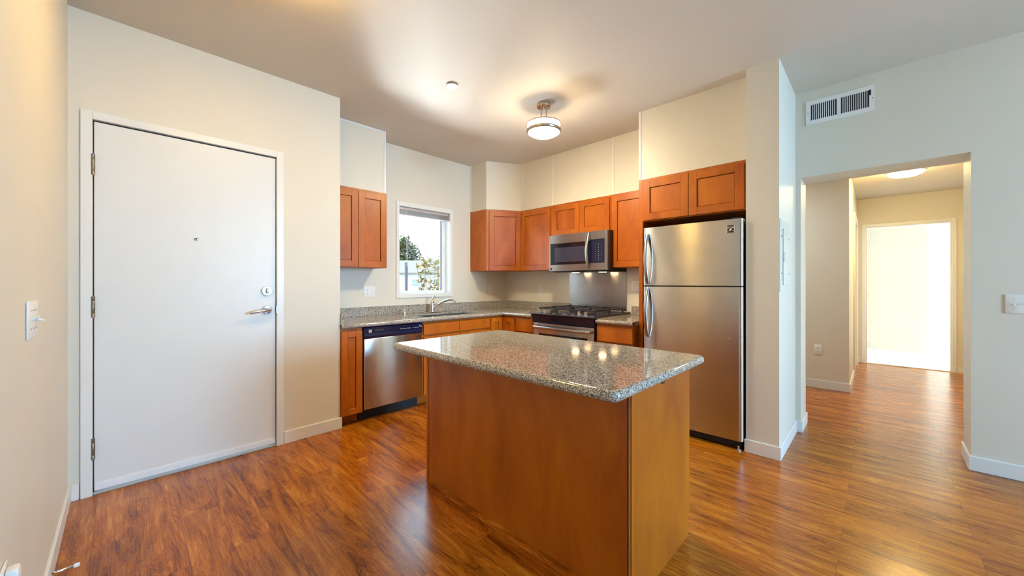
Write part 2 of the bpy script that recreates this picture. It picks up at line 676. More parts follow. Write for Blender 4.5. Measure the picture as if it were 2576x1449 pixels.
# soffits over the wall cabinets
struct('wall_soffit_left', MB().box(XE, 1.858, 3.585, YW, 2.115, ZC), WALL)
CA, CB = Vector((3.19, 3.545)), Vector((3.585, 3.316))
m = MB()
m.prism([(3.19, YW), (3.19, 3.545), (3.595, 3.316), (3.595, 1.545), (XR, 1.545), (XR, YW)], 2.138, ZC)
struct('wall_soffit_range', m, WALL)
struct('wall_soffit_refrigerator', MB().box(3.235, XR, YP1, 1.545, 2.13, ZC), WALL)
# beads and seam strips on the soffits
m = MB()
m.box(XE, 1.858, 3.581, 3.585, ZC - 0.022, ZC - 0.002)
m.box(1.838, 1.858, 3.581, 3.585, 2.117, ZC - 0.022)
struct('trim_1', m, TRIM)
struct('trim_2', MB().box(3.184, 3.19, YW - 0.022, YW, 2.14, ZC), TRIM)
for i, y in enumerate((3.290, 2.795, 2.000)):
    struct('trim_%d' % (i + 3), MB().box(3.590, 3.595, y - 0.011, y + 0.011, 2.14, ZC), TRIM)
struct('trim_6', MB().box(3.230, 3.235, 1.523, 1.543, 2.135, ZC), TRIM)

# ------------------------------------------------------------------ entry door
D = sthing('door_1', (0.336, YD, 0))
tag(D, 'white flat entry door with silver lever and deadbolt', 'door')
fd = Fr((0, YD, 0), (1, 0, 0), (0, -1, 0))
m = MB(fd)
for (a0, a1, z0, z1) in ((-0.166, -0.120, 0, 2.186), (0.794, 0.840, 0, 2.186), (-0.120, 0.794, 2.140, 2.186)):
    m.box(a0, a1, -0.13, 0.014, z0, z1, 0.002, 1)
m.box(-0.128, 0.80, -0.13, -0.052, 2.110, 2.145)
m.box(-0.121, -0.105, -0.13, -0.052, 0, 2.12)
m.box(0.779, 0.795, -0.13, -0.052, 0, 2.12)
m.build('door_frame', TRIM, D)
m = MB(fd)
m.box(-0.1195, -0.1152, -0.051, -0.014, 0.016, 2.1395)
m.box(0.7887, 0.7935, -0.051, -0.030, 0.016, 2.1395)
m.box(-0.1152, 0.7887, -0.051, -0.014, 2.1315, 2.1395)
m.build('gap_shade_strip', BLACKM, D)  # black strips put the shade of the gap round the leaf into colour
leaf = MB(fd).box(-0.1145, 0.788, -0.048, -0.004, 0.022, 2.131, 0.002, 1).build('door_leaf', DOORP, D)
MB(fd).box(-0.112, 0.786, -0.004, 0.003, 0.024, 0.062, 0.001, 1).build('door_sweep', VINYL, leaf)
MB(fd).box(-0.119, 0.793, -0.125, 0.004, 0.0, 0.014, 0.003, 1).build('threshold', DULLAL, D)
for z in (1.882, 1.072, 0.266):
    m = MB(fd)
    m.lathe([(0.0005, -0.062), (0.0085, -0.060), (0.0085, -0.036), (0.0078, -0.035), (0.0085, -0.034), (0.0085, 0.034),
             (0.0078, 0.035), (0.0085, 0.036), (0.0085, 0.060), (0.0005, 0.064)], (-0.1185, 0.010, z), 'z', 12)
    m.build('hinge', HINGEM, D, True)
MB(fd).lathe([(0.0005, -0.002), (0.010, -0.002), (0.010, 0.003), (0.006, 0.0045), (0.0005, 0.0045)], (0.336, 0, 1.497), 'd', 16).build('peephole', SATIN, leaf, True)
MB(fd).lathe([(0.0005, 0.0046), (0.0045, 0.0046), (0.0045, 0.0054), (0.0005, 0.0054)], (0.336, 0, 1.497), 'd', 10).build('peephole_lens', SLOT, leaf, True)
m = MB(fd)
m.lathe([(0.0005, -0.004), (0.033, -0.004), (0.033, 0.006), (0.029, 0.011), (0.0005, 0.012)], (0.732, 0, 1.150), 'd', 28)
db = m.build('deadbolt_rose', SATIN, leaf, True)
MB(fd).box(0.724, 0.740, 0.012, 0.030, 1.130, 1.172, 0.004).build('deadbolt_thumb_turn', SATIN, leaf, True)
m = MB(fd)
m.lathe([(0.0005, -0.004), (0.033, -0.004), (0.033, 0.005), (0.028, 0.011), (0.014, 0.013), (0.013, 0.042), (0.0005, 0.044)], (0.732, 0, 1.012), 'd', 28)
m.tube([(0.744, 0.040, 1.014), (0.722, 0.046, 1.013), (0.68, 0.050, 1.008), (0.645, 0.050, 1.000), (0.620, 0.046, 0.994)],
       [0.012, 0.0125, 0.0105, 0.0095, 0.0085], 12)
m.build('lever_handle', SATIN, leaf, True)
MB(fd).box(0.789, 0.800, -0.030, 0.0155, 0.985, 1.040, 0.001, 1).build('strike_plate', HINGEM, D)
MB(fd).box(0.789, 0.7935, -0.030, -0.002, 1.105, 1.185, 0.001, 1).build('deadbolt_strike', HINGEM, D)

# ------------------------------------------------------------------ kitchen window
Wn = sthing('window_1', (2.507, YW, WZ0))
tag(Wn, 'white framed window over the kitchen sink', 'window')
fw = Fr((0, YW, 0), (1, 0, 0), (0, -1, 0))
m = MB(fw)
for (a0, a1, z0, z1) in ((2.120, WX0 + 0.004, 1.037, 2.126), (WX1 - 0.004, 2.897, 1.037, 2.126),
                         (WX0 + 0.004, WX1 - 0.004, 2.076, 2.126), (WX0 + 0.004, WX1 - 0.004, 1.037, 1.082)):
    m.box(a0, a1, 0.0, 0.014, z0, z1, 0.002, 1)
m.build('window_casing', TRIM, Wn)
m = MB(fw)     # jamb liner
m.box(WX0, WX0 + 0.006, -0.16, -0.001, WZ0, WZ1)
m.box(WX1 - 0.006, WX1, -0.16, -0.001, WZ0, WZ1)
m.box(WX0 + 0.006, WX1 - 0.006, -0.16, -0.001, WZ1 - 0.006, WZ1)
m.box(WX0 + 0.006, WX1 - 0.006, -0.16, -0.001, WZ0, WZ0 + 0.006)
m.build('window_jamb', TRIM, Wn)
m = MB(fw)     # vinyl frame and sash
for (a0, a1, z0, z1) in ((WX0 + 0.006, WX0 + 0.030, WZ0 + 0.006, WZ1 - 0.006), (WX1 - 0.050, WX1 - 0.006, WZ0 + 0.006, WZ1 - 0.006),
                         (WX0 + 0.030, WX1 - 0.050, WZ1 - 0.036, WZ1 - 0.006), (WX0 + 0.030, WX1 - 0.050, WZ0 + 0.006, WZ0 + 0.036)):
    m.box(a0, a1, -0.15, -0.095, z0, z1, 0.003, 1)
sash = m.build('window_sash', VINYL, Wn)
m = MB(fw)
gx0, gx1, gz0, gz1 = WX0 + 0.030, WX1 - 0.050, WZ0 + 0.036, WZ1 - 0.036
for (a0, a1, z0, z1) in ((gx1 - 0.006, gx1, gz0, gz1), (gx0, gx0 + 0.004, gz0, gz1)):
    m.box(a0, a1, -0.128, -0.112, z0, z1)
m.build('glazing_gasket', POSTM, Wn)
MB(fw).box(gx0, gx1, -0.124, -0.120, gz0, gz1).build('glass_pane', GLASS, Wn)
# venetian blind pulled up
B = thing('window_blind', 'grey venetian blind raised to the top of the kitchen window', 'blind', (2.507, YW + 0.04, 1.97))
MB(fw).box(WX0 + 0.012, WX1 - 0.012, -0.055, -0.015, 2.040, 2.072, 0.003).build('headrail', ALU, B)
m = MB(fw)
for k in range(9):
    z = 2.036 - k * 0.0044
    m.side_prism([(-0.056, z - 0.0015), (-0.035, z), (-0.014, z - 0.0015), (-0.014, z - 0.0029), (-0.035, z - 0.0014), (-0.056, z - 0.0029)], WX0 + 0.014, WX1 - 0.014)
m.build('slat_stack', ALU, B)
MB(fw).box(WX0 + 0.013, WX1 - 0.013, -0.052, -0.018, 1.982, 1.996, 0.003).build('bottom_rail', ALU, B)
MB(fw).tube([(2.262, -0.010, 2.04), (2.262, -0.008, 1.8), (2.264, -0.008, 1.40)], 0.0028, 8).build('tilt_wand', VINYL, B, True)
MB(fw).tube([(2.808, -0.010, 2.04), (2.812, -0.006, 1.6), (2.830, 0.020, 1.10), (2.845, 0.022, 0.97)], 0.0012, 6).build('pull_cord', VINYL, B, True)

# window of the living room, behind the camera
W2 = sthing('window_2', (2.48, YB, 0.2))
tag(W2, 'broad living room window behind the camera', 'window')
m = MB()
for (x0, x1, z0, z1) in ((1.85, 1.91, 0.2, 2.4), (3.04, 3.10, 0.2, 2.4), (1.91, 3.04, 2.34, 2.4), (1.91, 3.04, 0.2, 0.26), (2.45, 2.50, 0.26, 2.34)):
    m.box(x0, x1, YB - 0.12, YB - 0.02, z0, z1)
m.build('window_frame', VINYL, W2)
MB().box(1.91, 3.04, YB - 0.075, YB - 0.070, 0.26, 2.34).build('glass_pane', GLASS, W2)

# ------------------------------------------------------------------ hall doors
D2 = sthing('door_2', (XH2, -0.295, 0))
tag(D2, 'white doorway open to the bright bedroom at the end of the hall', 'door')
fh = Fr((XH2, 0, 0), (0, -1, 0), (-1, 0, 0))      # a = -y
m = MB(fh)
m.box(-0.172, -0.128, 0, 0.016, 0, 2.084, 0.003, 1)
m.box(0.718, 0.760, 0, 0.016, 0, 2.084, 0.003, 1)
m.box(-0.128, 0.718, 0, 0.016, 2.040, 2.084, 0.003, 1)
m.box(-0.135, -0.115, -0.11, 0.0, 0, 2.045)
m.box(0.705, 0.725, -0.11, 0.0, 0, 2.045)
m.box(-0.115, 0.705, -0.11, 0.0, 2.025, 2.045)
m.build('door_frame', TRIM, D2)
MB().box(XH2 + 0.125, XH2 + 0.90, 0.118, 0.155, 0.015, 2.03, 0.002, 1).build('door_leaf', DOORP, D2)
for z in (1.80, 1.03, 0.27):
    MB(fh).box(-0.1145, -0.111, -0.095, -0.045, z - 0.045, z + 0.045).build('hinge', HINGEM, D2)
MB(fh).box(-0.115, 0.705, -0.10, -0.02, 0, 0.010, 0.003, 1).build('threshold', TRIM, D2)
D3 = sthing('door_3', (7.05, 0.227, 0))
tag(D3, 'white closet door in the left wall of the hall', 'door')
m = MB()
m.box(6.56, 6.63, 0.207, 0.227, 0, 2.12)
m.box(7.47, 7.54, 0.207, 0.227, 0, 2.12)
m.box(6.63, 7.47, 0.207, 0.227, 2.05, 2.12)
m.build('door_frame', TRIM, D3)
MB().box(6.63, 7.47, 0.245, 0.28, 0.01, 2.05).build('door_leaf', DOORP, D3)

# ------------------------------------------------------------------ cabinets
FB = lambda x, y: Fr((x, y, 0), (1, 0, 0), (0, -1, 0))      # faces the camera side of the window wall
FRg = lambda x, y: Fr((x, y, 0), (0, -1, 0), (-1, 0, 0))    # faces away from the range wall


def shaker(fr, par, a0, a1, z0, z1, th=0.019, st=0.062, slab=False, name='door', label=None):
    m_ = MB(fr)
    if slab:
        m_.box(a0, a1, 0.001, th, z0, z1, 0.003, 2)
        return m_.build(name, WOOD, par, label=label)
    st = min(st, (a1 - a0) * 0.3, (z1 - z0) * 0.3)
    m_.box(a0, a0 + st, 0.001, th, z0, z1, 0.0015, 1)
    m_.box(a1 - st, a1, 0.001, th, z0, z1, 0.0015, 1)
    m_.box(a0 + st, a1 - st, 0.001, th, z0, z0 + st, 0.0015, 1)
    m_.box(a0 + st, a1 - st, 0.001, th, z1 - st, z1, 0.0015, 1)
    d_ = m_.build(name, WOOD, par, label=label)
    MB(fr).box(a0 + st + 0.0035, a1 - st - 0.0035, 0.002, th - 0.010, z0 + st + 0.0035, z1 - st - 0.0035, 0.001, 1).build('door_panel', WOOD, d_)
    return d_


def base_cab(label, fr, w, depth, doors, loc, hollow=False):
    t_ = thing('base_cabinet', label, 'cabinet', loc)
    if hollow:
        mm_ = MB(fr)
        mm_.box(0.0005, 0.019, -depth, 0.0, 0.102, 0.8245)
        mm_.box(w - 0.019, w - 0.0005, -depth, 0.0, 0.102, 0.8245)
        mm_.box(0.019, w - 0.019, -depth, 0.0, 0.102, 0.121)
        mm_.box(0.019, w - 0.019, -0.019, 0.0, 0.121, 0.8245)
        mm_.build('carcass', WOOD, t_)
    else:
        MB(fr).box(0.0005, w - 0.0005, -depth, 0.0, 0.102, 0.8245, 0.001, 1).build('carcass', WOOD, t_)
    MB(fr).box(0.0005, w - 0.0005, -depth + 0.02, -0.09, 0.0, 0.101).build('toe_kick', WOOD, t_)
    for d_ in doors:
        shaker(fr, t_, *d_[:4], slab=d_[4] == 'slab', name=d_[5] if len(d_) > 5 else 'door')
    return t_


YC = 3.209     # carcass front line on the window wall
XC = 3.149     # carcass front line on the range wall
f = FB(XE + 0.001, YC)
base_cab('narrow one-door base cabinet left of the dishwasher', f, 0.183, 0.64, [(0.004, 0.180, 0.094, 0.802, 'shaker')], (1.35, 3.5, 0))
f = FB(2.040, YC)
base_cab('wide base cabinet under the sink with two false drawer fronts', f, 0.898, 0.64,
         [(0.012, 0.448, 0.697, 0.803, 'slab', 'drawer_front'), (0.452, 0.888, 0.697, 0.803, 'slab', 'drawer_front'),
          (0.012, 0.448, 0.106, 0.678, 'shaker'), (0.452, 0.888, 0.106, 0.678, 'shaker')], (2.49, 3.5, 0), True)
# corner base cabinet: L-shaped carcass, folding door
t = thing('base_cabinet', 'corner base cabinet with folding two-leaf door between sink and range', 'cabinet', (3.4, 3.5, 0))
m = MB()
m.prism([(2.9395, YW - 0.011), (2.9395, YC), (XC, YC), (XC, 2.990), (XR - 0.011, 2.990), (XR - 0.011, YW - 0.011)], 0.102, 0.8245)
m.build('carcass', WOOD, t)
m = MB()
m.prism([(2.9395, YW - 0.03), (2.9395, YC + 0.09), (XC + 0.09, YC + 0.09), (XC + 0.09, 2.990), (XR - 0.03, 2.990), (XR - 0.03, YW - 0.03)], 0.0, 0.101)
m.build('toe_kick', WOOD, t)
shaker(FB(2.940, YC), t, 0.010, 0.188, 0.106, 0.803)
shaker(FRg(XC, YC), t, 0.021, 0.205, 0.106, 0.803)
f = FRg(XC, 2.9895)
base_cab('small drawer base cabinet left of the range', f, 0.280, 0.68,
         [(0.012, 0.272, 0.662, 0.803, 'slab', 'drawer_front'), (0.012, 0.272, 0.106, 0.645, 'shaker')], (3.5, 2.85, 0))
f = FRg(XC, 1.926)
base_cab('drawer base cabinet between the range and the refrigerator', f, 0.380, 0.68,
         [(0.012, 0.372, 0.662, 0.803, 'slab', 'drawer_front'), (0.012, 0.372, 0.106, 0.645, 'shaker')], (3.5, 1.73, 0))


def wall_cab(label, fr, w, depth, z0, z1, doors, loc):
    t_ = thing('wall_cabinet', label, 'cabinet', loc)
    MB(fr).box(0.0005, w - 0.0005, -depth, 0.0, z0, z1, 0.001, 1).build('carcass', WOOD, t_)
    for d_ in doors:
        shaker(fr, t_, *d_)
    return t_


wall_cab('two-door wall cabinet left of the kitchen window', FB(XE + 0.001, 3.580), 0.603, 0.279, 1.357, 2.114,
         [(0.004, 0.308, 1.361, 2.092), (0.312, 0.598, 1.361, 2.092)], (1.56, 3.7, 1.357))
# diagonal corner wall cabinet
t = thing('wall_cabinet', 'diagonal corner wall cabinet right of the kitchen window', 'cabinet', (3.5, 3.6, 1.36))
m = MB()
m.prism([(3.191, YW - 0.001), (3.191, 3.545), (3.594, 3.318), (XR - 0.001, 3.318), (XR - 0.001, YW - 0.001)], 1.360, 2.137)
m.build('carcass', WOOD, t)
dv = Vector((3.594 - 3.191, 3.318 - 3.545, 0))
fdg = Fr((3.191, 3.545, 0), dv, (dv.y, -dv.x, 0))
shaker(fdg, t, 0.035, 0.448, 1.364, 2.115)
XU = 3.594
wall_cab('one-door wall cabinet left of the microwave', FRg(XU, 3.3165), 0.5125, 0.255, 1.362, 2.137, [(0.004, 0.480, 1.366, 2.118, 0.019, 0.062)], (3.7, 3.06, 1.362))
wall_cab('short two-door wall cabinet above the microwave', FRg(XU, 2.8035), 0.782, 0.255, 1.763, 2.137,
         [(0.010, 0.390, 1.767, 2.118), (0.394, 0.768, 1.767, 2.118)], (3.7, 2.41, 1.763))
wall_cab('one-door wall cabinet right of the microwave', FRg(XU, 2.021), 0.474, 0.255, 1.368, 2.137, [(0.014, 0.468, 1.372, 2.118)], (3.7, 1.78, 1.368))
# cabinet over the refrigerator with its tall end panel
t = thing('wall_cabinet', 'short deep two-door cabinet above the refrigerator', 'cabinet', (3.5, 1.1, 0))
ff = FRg(3.235, 1.505)
MB(ff).box(0.0, 0.824, -0.60, 0.0, 1.752, 2.129, 0.001, 1).build('carcass', WOOD, t)
MB(ff).box(-0.038, -0.001, -0.60, 0.004, 0.0, 2.129, 0.001, 1).build('end_panel', WOOD, t)
shaker(ff, t, 0.006, 0.392, 1.760, 2.108)
shaker(ff, t, 0.396, 0.790, 1.760, 2.108)

# ------------------------------------------------------------------ countertops
ZT, TH = 0.8636, 0.038
R_ = TH / 2
SX0, SX1, SY0, SY1 = 2.135, 2.865, 3.275, 3.640      # sink opening
C = thing('countertop', 'speckled granite L-shaped countertop along the window wall', 'countertop', (2.5, 3.5, ZT - TH))
m = MB()
zb = ZT - TH + 0.0005
m.box(XE + 0.001, SX0, 3.185, YW - 0.001, zb, ZT)
m.box(SX1, 3.129, 3.185, YW - 0.001, zb, ZT)
m.box(SX0, SX1, 3.185, SY0, zb, ZT)
m.box(SX0, SX1, SY1, YW - 0.001, zb, ZT)
m.box(3.129, XR - 0.001, 2.722, YW - 0.001, zb, ZT)
m.tube([(XE + 0.001, 3.185, ZT - R_), (2.0, 3.185, ZT - R_), (3.129, 3.185, ZT - R_)], R_ - 0.0003, 16)
m.tube([(3.129, 3.185, ZT - R_), (3.129, 3.0, ZT - R_), (3.129, 2.722, ZT - R_)], R_ - 0.0003, 16)
m.build('slab', GRAN, C, True)
m = MB()
m.box(XE + 0.021, XR - 0.021, YW - 0.021, YW - 0.001, ZT, 0.957, 0.002, 1)
m.box(XR - 0.021, XR - 0.001, 2.722, YW - 0.001, ZT, 0.957, 0.002, 1)
m.box(XE + 0.001, XE + 0.021, 3.190, YW - 0.001, ZT, 0.957, 0.002, 1)
m.build('backsplash', GRAN, C)
C2 = thing('countertop', 'short granite countertop between range and refrigerator', 'countertop', (3.5, 1.73, ZT - TH))
m = MB()
m.box(3.129, XR - 0.001, 1.546, 1.926, zb, ZT)
m.tube([(3.129, 1.920, ZT - R_), (3.129, 1.7, ZT - R_), (3.129, 1.546, ZT - R_)], R_ - 0.0003, 16)
m.build('slab', GRAN, C2, True)
MB().box(XR - 0.021, XR - 0.001, 1.546, 1.914, ZT, 0.957, 0.002, 1).build('backsplash', GRAN, C2)

# sink
SK = thing('kitchen_sink', 'undermount stainless double-bowl sink below the window', 'sink', (2.5, 3.45, 0.64))
for (x0, x1) in ((SX0 + 0.002, 2.488), (2.512, SX1 - 0.002)):
    m = MB()
    y0, y1, z0, z1, w = SY0 + 0.002, SY1 - 0.002, 0.660, 0.846, 0.004
    m.box(x0, x1, y0, y1, z0 - w, z0)
    m.box(x0, x0 + w, y0, y1, z0, z1)
    m.box(x1 - w, x1, y0, y1, z0, z1)
    m.box(x0 + w, x1 - w, y0, y0 + w, z0, z1)
    m.box(x0 + w, x1 - w, y1 - w, y1, z0, z1)
    bowl = m.build('bowl', SINKM, SK)
    MB().lathe([(0.0005, 0), (0.045, 0), (0.045, 0.004), (0.03, 0.005), (0.0005, 0.002)], ((x0 + x1) / 2, 3.46, 0.6602), 'z', 20).build('drain', CHROME, bowl, True)
MB().box(2.488, 2.512, SY0 + 0.002, SY1 - 0.002, 0.80, 0.846, 0.004).build('divider', SINKM, SK, True)
# faucet
Fa = thing('faucet', 'chrome single-lever kitchen faucet behind the sink', 'faucet', (2.515, 3.735, ZT))
m = MB()
m.tube([(2.385, 3.735, ZT + 0.006), (2.40, 3.735, ZT + 0.006), (2.515, 3.735, ZT + 0.006), (2.63, 3.735, ZT + 0.006), (2.645, 3.735, ZT + 0.006)],
       [0.012, 0.026, 0.028, 0.026, 0.012], 20, flat=(1, 0.21))
m.build('deck_plate', CHROME, Fa, True)
m = MB()
m.lathe([(0.024, 0.006), (0.023, 0.02), (0.020, 0.06), (0.021, 0.10), (0.018, 0.125), (0.010, 0.14), (0.0005, 0.143)], (2.515, 3.735, ZT), 'z', 20)
m.build('body', CHROME, Fa, True)
m = MB()
m.tube([(2.525, 3.728, ZT + 0.045), (2.555, 3.690, ZT + 0.085), (2.590, 3.630, ZT + 0.125), (2.620, 3.570, ZT + 0.147), (2.645, 3.520, ZT + 0.150),
        (2.656, 3.500, ZT + 0.142), (2.658, 3.496, ZT + 0.112)], [0.012, 0.0125, 0.0125, 0.012, 0.012, 0.012, 0.0125], 14)
m.build('spout', CHROME, Fa, True)
MB().tube([(2.515, 3.735, ZT + 0.138), (2.525, 3.742, ZT + 0.160), (2.545, 3.752, ZT + 0.180), (2.560, 3.760, ZT + 0.190)],
          [0.010, 0.0075, 0.006, 0.0085], 12).build('lever_handle', CHROME, Fa, True)
AG = thing('air_gap', 'small chrome air gap cylinder on the counter left of the faucet', 'air gap', (2.155, 3.735, ZT))
MB().lathe([(0.022, 0.0003), (0.022, 0.003), (0.019, 0.004), (0.019, 0.05), (0.016, 0.055), (0.0005, 0.056)], (2.155, 3.735, ZT), 'z', 20).build('cap', CHROME, AG, True)

# ------------------------------------------------------------------ dishwasher
DW = thing('dishwasher', 'stainless dishwasher with black control panel under the counter', 'dishwasher', (1.735, 3.5, 0))
fdw = FB(1.4415, YC)
wd = 0.597
MB(fdw).box(0.002, wd - 0.002, -0.60, -0.002, 0.105, 0.822).build('tub', BLACKM, DW)
MB(fdw).box(0.010, wd - 0.012, 0.0, 0.022, 0.106, 0.722, 0.006, 3).build('door', STEEL, DW, True)
m = MB(fdw)
m.side_prism([(0.0, 0.725), (0.020, 0.725), (0.026, 0.745), (0.021, 0.765), (0.027, 0.815), (0.020, 0.822), (0.0, 0.822)], 0.008, wd - 0.008)
cp = m.build('control_panel', BLUEB, DW)
MB(fdw).box(0.050, 0.078, 0.0235, 0.0265, 0.772, 0.800, 0.001, 1).build('badge', MARK, cp)
MB(fdw).box(0.100, 0.190, 0.020, 0.0268, 0.778, 0.798, 0.003).build('vent_recess', SLOT, cp)
x = 0.355
for k, wv in enumerate((0.014, 0.010, 0.012, 0.010, 0.014, 0.011, 0.0, 0.006, 0.012, 0.013, 0.010)):
    if wv:
        MB(fdw).box(x, x + wv, 0.0235, 0.0262, 0.779, 0.785).build('control_mark', MARK, cp)
    x += 0.0185
MB(fdw).box(0.555, 0.562, 0.0245, 0.0268, 0.790, 0.806).build('control_mark', MARK, cp)
MB(fdw).box(0.568, 0.580, 0.0245, 0.0268, 0.782, 0.794).build('control_mark', MARK, cp)
MB(fdw).box(0.004, wd - 0.004, -0.50, -0.075, 0.0, 0.103).build('toe_grille', BLACKM, DW)
m = MB(fdw)
for a in (0.575,):
    m.lathe([(0.0005, 0.020), (0.004, 0.020), (0.003, 0.0245), (0.0005, 0.025)], (a, 0, 0.130), 'd', 10)
m.build('screw', SATIN, DW, True)

# ------------------------------------------------------------------ range
RY0, RY1 = 2.708, 1.928
RW = RY0 - RY1
RG = thing('gas_range', 'stainless and black gas range under the microwave', 'range', (3.45, 2.318, 0))
fr = FRg(3.150, RY0)
MB(fr).box(0.004, RW - 0.004, -0.68, 0.0, 0.09, 0.872).build('body', BLACKM, RG)
MB(fr).box(0.02, RW - 0.02, -0.62, -0.06, 0.0, 0.089).build('toe_grille', BLACKM, RG)
# cooktop: overlaps the counters a little and slopes down to the front
m = MB(fr)
m.side_prism([(-0.665, 0.873), (-0.665, 0.893), (0.02, 0.893), (0.085, 0.886), (0.088, 0.878), (0.060, 0.873)], -0.012, RW + 0.012)
top = m.build('cooktop', COOK, RG)
m = MB(fr)     # curved black front below the control panel
m.side_prism([(0.0, 0.785), (0.030, 0.785), (0.038, 0.82), (0.055, 0.85), (0.060, 0.872), (0.0, 0.872)], 0.002, RW - 0.002)
m.build('front_apron', BLUEB, RG, True)
MB(fr).box(RW + 0.001, RW + 0.012, -0.68, 0.012, 0.864, 0.8725).build('side_trim', NICKEL, RG)
# oven door
m = MB(fr)
m.box(0.010, 0.085, 0.001, 0.032, 0.20, 0.778, 0.003, 1)
m.box(RW - 0.085, RW - 0.010, 0.001, 0.032, 0.20, 0.778, 0.003, 1)
m.box(0.085, RW - 0.085, 0.001, 0.032, 0.668, 0.778, 0.003, 1)
m.box(0.085, RW - 0.085, 0.001, 0.032, 0.20, 0.34, 0.003, 1)
od = m.build('oven_door', STEEL, RG)
MB(fr).box(0.086, RW - 0.086, 0.002, 0.028, 0.341, 0.667).build('oven_window', BLACKG, od)
m = MB(fr)
pts = []
for k in range(13):
    t_ = k / 12
    pts.append((0.035 + t_ * (RW - 0.07), 0.058 + 0.022 * math.sin(PI * t_), 0.735 + 0.0 * t_))
m.tube(pts, 0.017, 12, flat=(0.65, 1.0))
m.tube([(0.045, 0.030, 0.735), (0.045, 0.062, 0.735)], 0.010, 10)
m.tube([(RW - 0.045, 0.030, 0.735), (RW - 0.045, 0.062, 0.735)], 0.010, 10)
m.build('door_handle', STEELP, od, True)
MB(fr).box(0.010, RW - 0.010, 0.001, 0.030, 0.095, 0.190, 0.003, 1).build('storage_drawer', STEEL, RG)
# knobs, display
for a, d_ in ((0.095, 0.030), (0.165, 0.030), (0.600, 0.030), (0.680, 0.030)):
    kb = MB(fr)
    kb.lathe([(0.019, 0.0), (0.019, 0.006), (0.0155, 0.008), (0.0165, 0.030), (0.013, 0.034), (0.0005, 0.035)], (a, d_, 0.8925), 'z', 18)
    kb.box(a - 0.003, a + 0.003, d_ - 0.015, d_ + 0.015, 0.926, 0.931)
    kb.build('burner_knob', CHROME, RG, True)
m = MB(fr)
m.side_prism([(0.020, 0.8925), (0.020, 0.8942), (0.072, 0.8884), (0.072, 0.8870)], 0.265, 0.520)
disp = m.build('control_display', BLACKG, RG)
for k in range(7):
    for j in range(2):
        d0 = 0.030 + j * 0.022
        zz = 0.8934 - (d0 - 0.020) * 0.1115
        MB(fr).side_prism([(d0, zz), (d0, zz + 0.0006), (d0 + 0.007, zz + 0.0002), (d0 + 0.007, zz - 0.0004)], 0.285 + k * 0.033, 0.285 + k * 0.033 + 0.018).build('display_mark', MARK, disp)
# burners and grates
for a, d_ in ((0.16, -0.14), (0.16, -0.48), (0.39, -0.31), (0.62, -0.14), (0.62, -0.48)):
    MB(fr).lathe([(0.045, 0.0), (0.045, 0.008), (0.036, 0.010), (0.034, 0.018), (0.0005, 0.020)], (a, d_, 0.8932), 'z', 20).build('burner', IRON, RG, True)
for g0, g1 in ((0.035, 0.268), (0.274, 0.506), (0.512, 0.745)):
    m = MB(fr)
    zt, zl, bw = 0.942, 0.926, 0.013
    d0, d1 = -0.60, -0.035
    m.box(g0, g0 + bw, d0, d1, zl, zt, 0.002, 1)
    m.box(g1 - bw, g1, d0, d1, zl, zt, 0.002, 1)
    for dd in (d0, (d0 + d1) / 2 - bw / 2, d1 - bw):
        m.box(g0 + bw, g1 - bw, dd, dd + bw, zl, zt, 0.002, 1)
    ac = (g0 + g1) / 2
    m.box(ac - bw / 2, ac + bw / 2, d0 + bw, d0 + 0.10, zl, zt)
    m.box(ac - bw / 2, ac + bw / 2, d1 - 0.10, d1 - bw, zl, zt)
    for dd in (d0 + 0.13, d1 - 0.14):
        m.box(g0 + bw, g0 + 0.075, dd, dd + bw, zl, zt)
        m.box(g1 - 0.075, g1 - bw, dd, dd + bw, zl, zt)
    for aa in (g0, g1 - bw):
        for dd in (d0, (d0 + d1) / 2, d1 - bw):
            m.box(aa, aa + bw, dd, dd + bw, 0.8932, zl)
    m.build('grate', IRON, RG)
# steel splash plate on the wall
tag(MB(FRg(XR, 2.738)).box(0.0, 0.760, 0.0005, 0.0035, 0.90, 1.375).build('splash_plate', STEELP), 'brushed steel splash plate on the wall behind the range', 'splash plate')

# ------------------------------------------------------------------ microwave
MW = thing('microwave', 'stainless over-the-range microwave with black glass door', 'microwave', (3.65, 2.37, 1.34))
fm = FRg(3.505, 2.758)
mw = 0.772
MB(fm).box(0.002, mw - 0.002, -0.335, 0.0, 1.342, 1.758).build('case', BLACKM, MW)
m = MB(fm)     # door frame around the window, and control side
z0, z1 = 1.343, 1.757
m.box(0.0, 0.018, 0.001, 0.035, z0, z1, 0.003, 1)
m.box(0.018, 0.545, 0.001, 0.035, 1.657, z1, 0.003, 1)
m.box(0.018, 0.545, 0.001, 0.035, z0, 1.416, 0.003, 1)
md = m.build('door', STEEL, MW)
MB(fm).box(0.0185, 0.5445, 0.002, 0.033, 1.4165, 1.6565).build('door_glass', BLACKG, md)
MB(fm).box(0.080, 0.490, 0.0331, 0.0338, 1.445, 1.610).build('door_screen', MWGLASS, md)
m = MB(fm)
m.box(0.547, 0.725, 0.001, 0.035, 1.668, z1, 0.003, 1)
m.box(0.547, 0.725, 0.001, 0.035, z0, 1.420, 0.003, 1)
m.box(0.725, mw - 0.012, 0.001, 0.035, z0, z1, 0.003, 1)
m.build('control_frame', STEEL, MW)
kp = MB(fm).box(0.5475, 0.7245, 0.002, 0.0335, 1.4205, 1.6675).build('keypad', BLUEB, MW)
for r in range(9):
    for c in range(3):
        if r == 3 and c == 0:
            continue
        s_ = 0.0022 + 0.0012 * ((r * 3 + c) % 3 == 1)
        MB(fm).box(0.622 + c * 0.034 - s_, 0.622 + c * 0.034 + s_, 0.0336, 0.0340, 1.622 - r * 0.0215 - s_ * 0.8, 1.622 - r * 0.0215 + s_ * 0.8).build('key_mark', MARK, kp)
m = MB(fm)
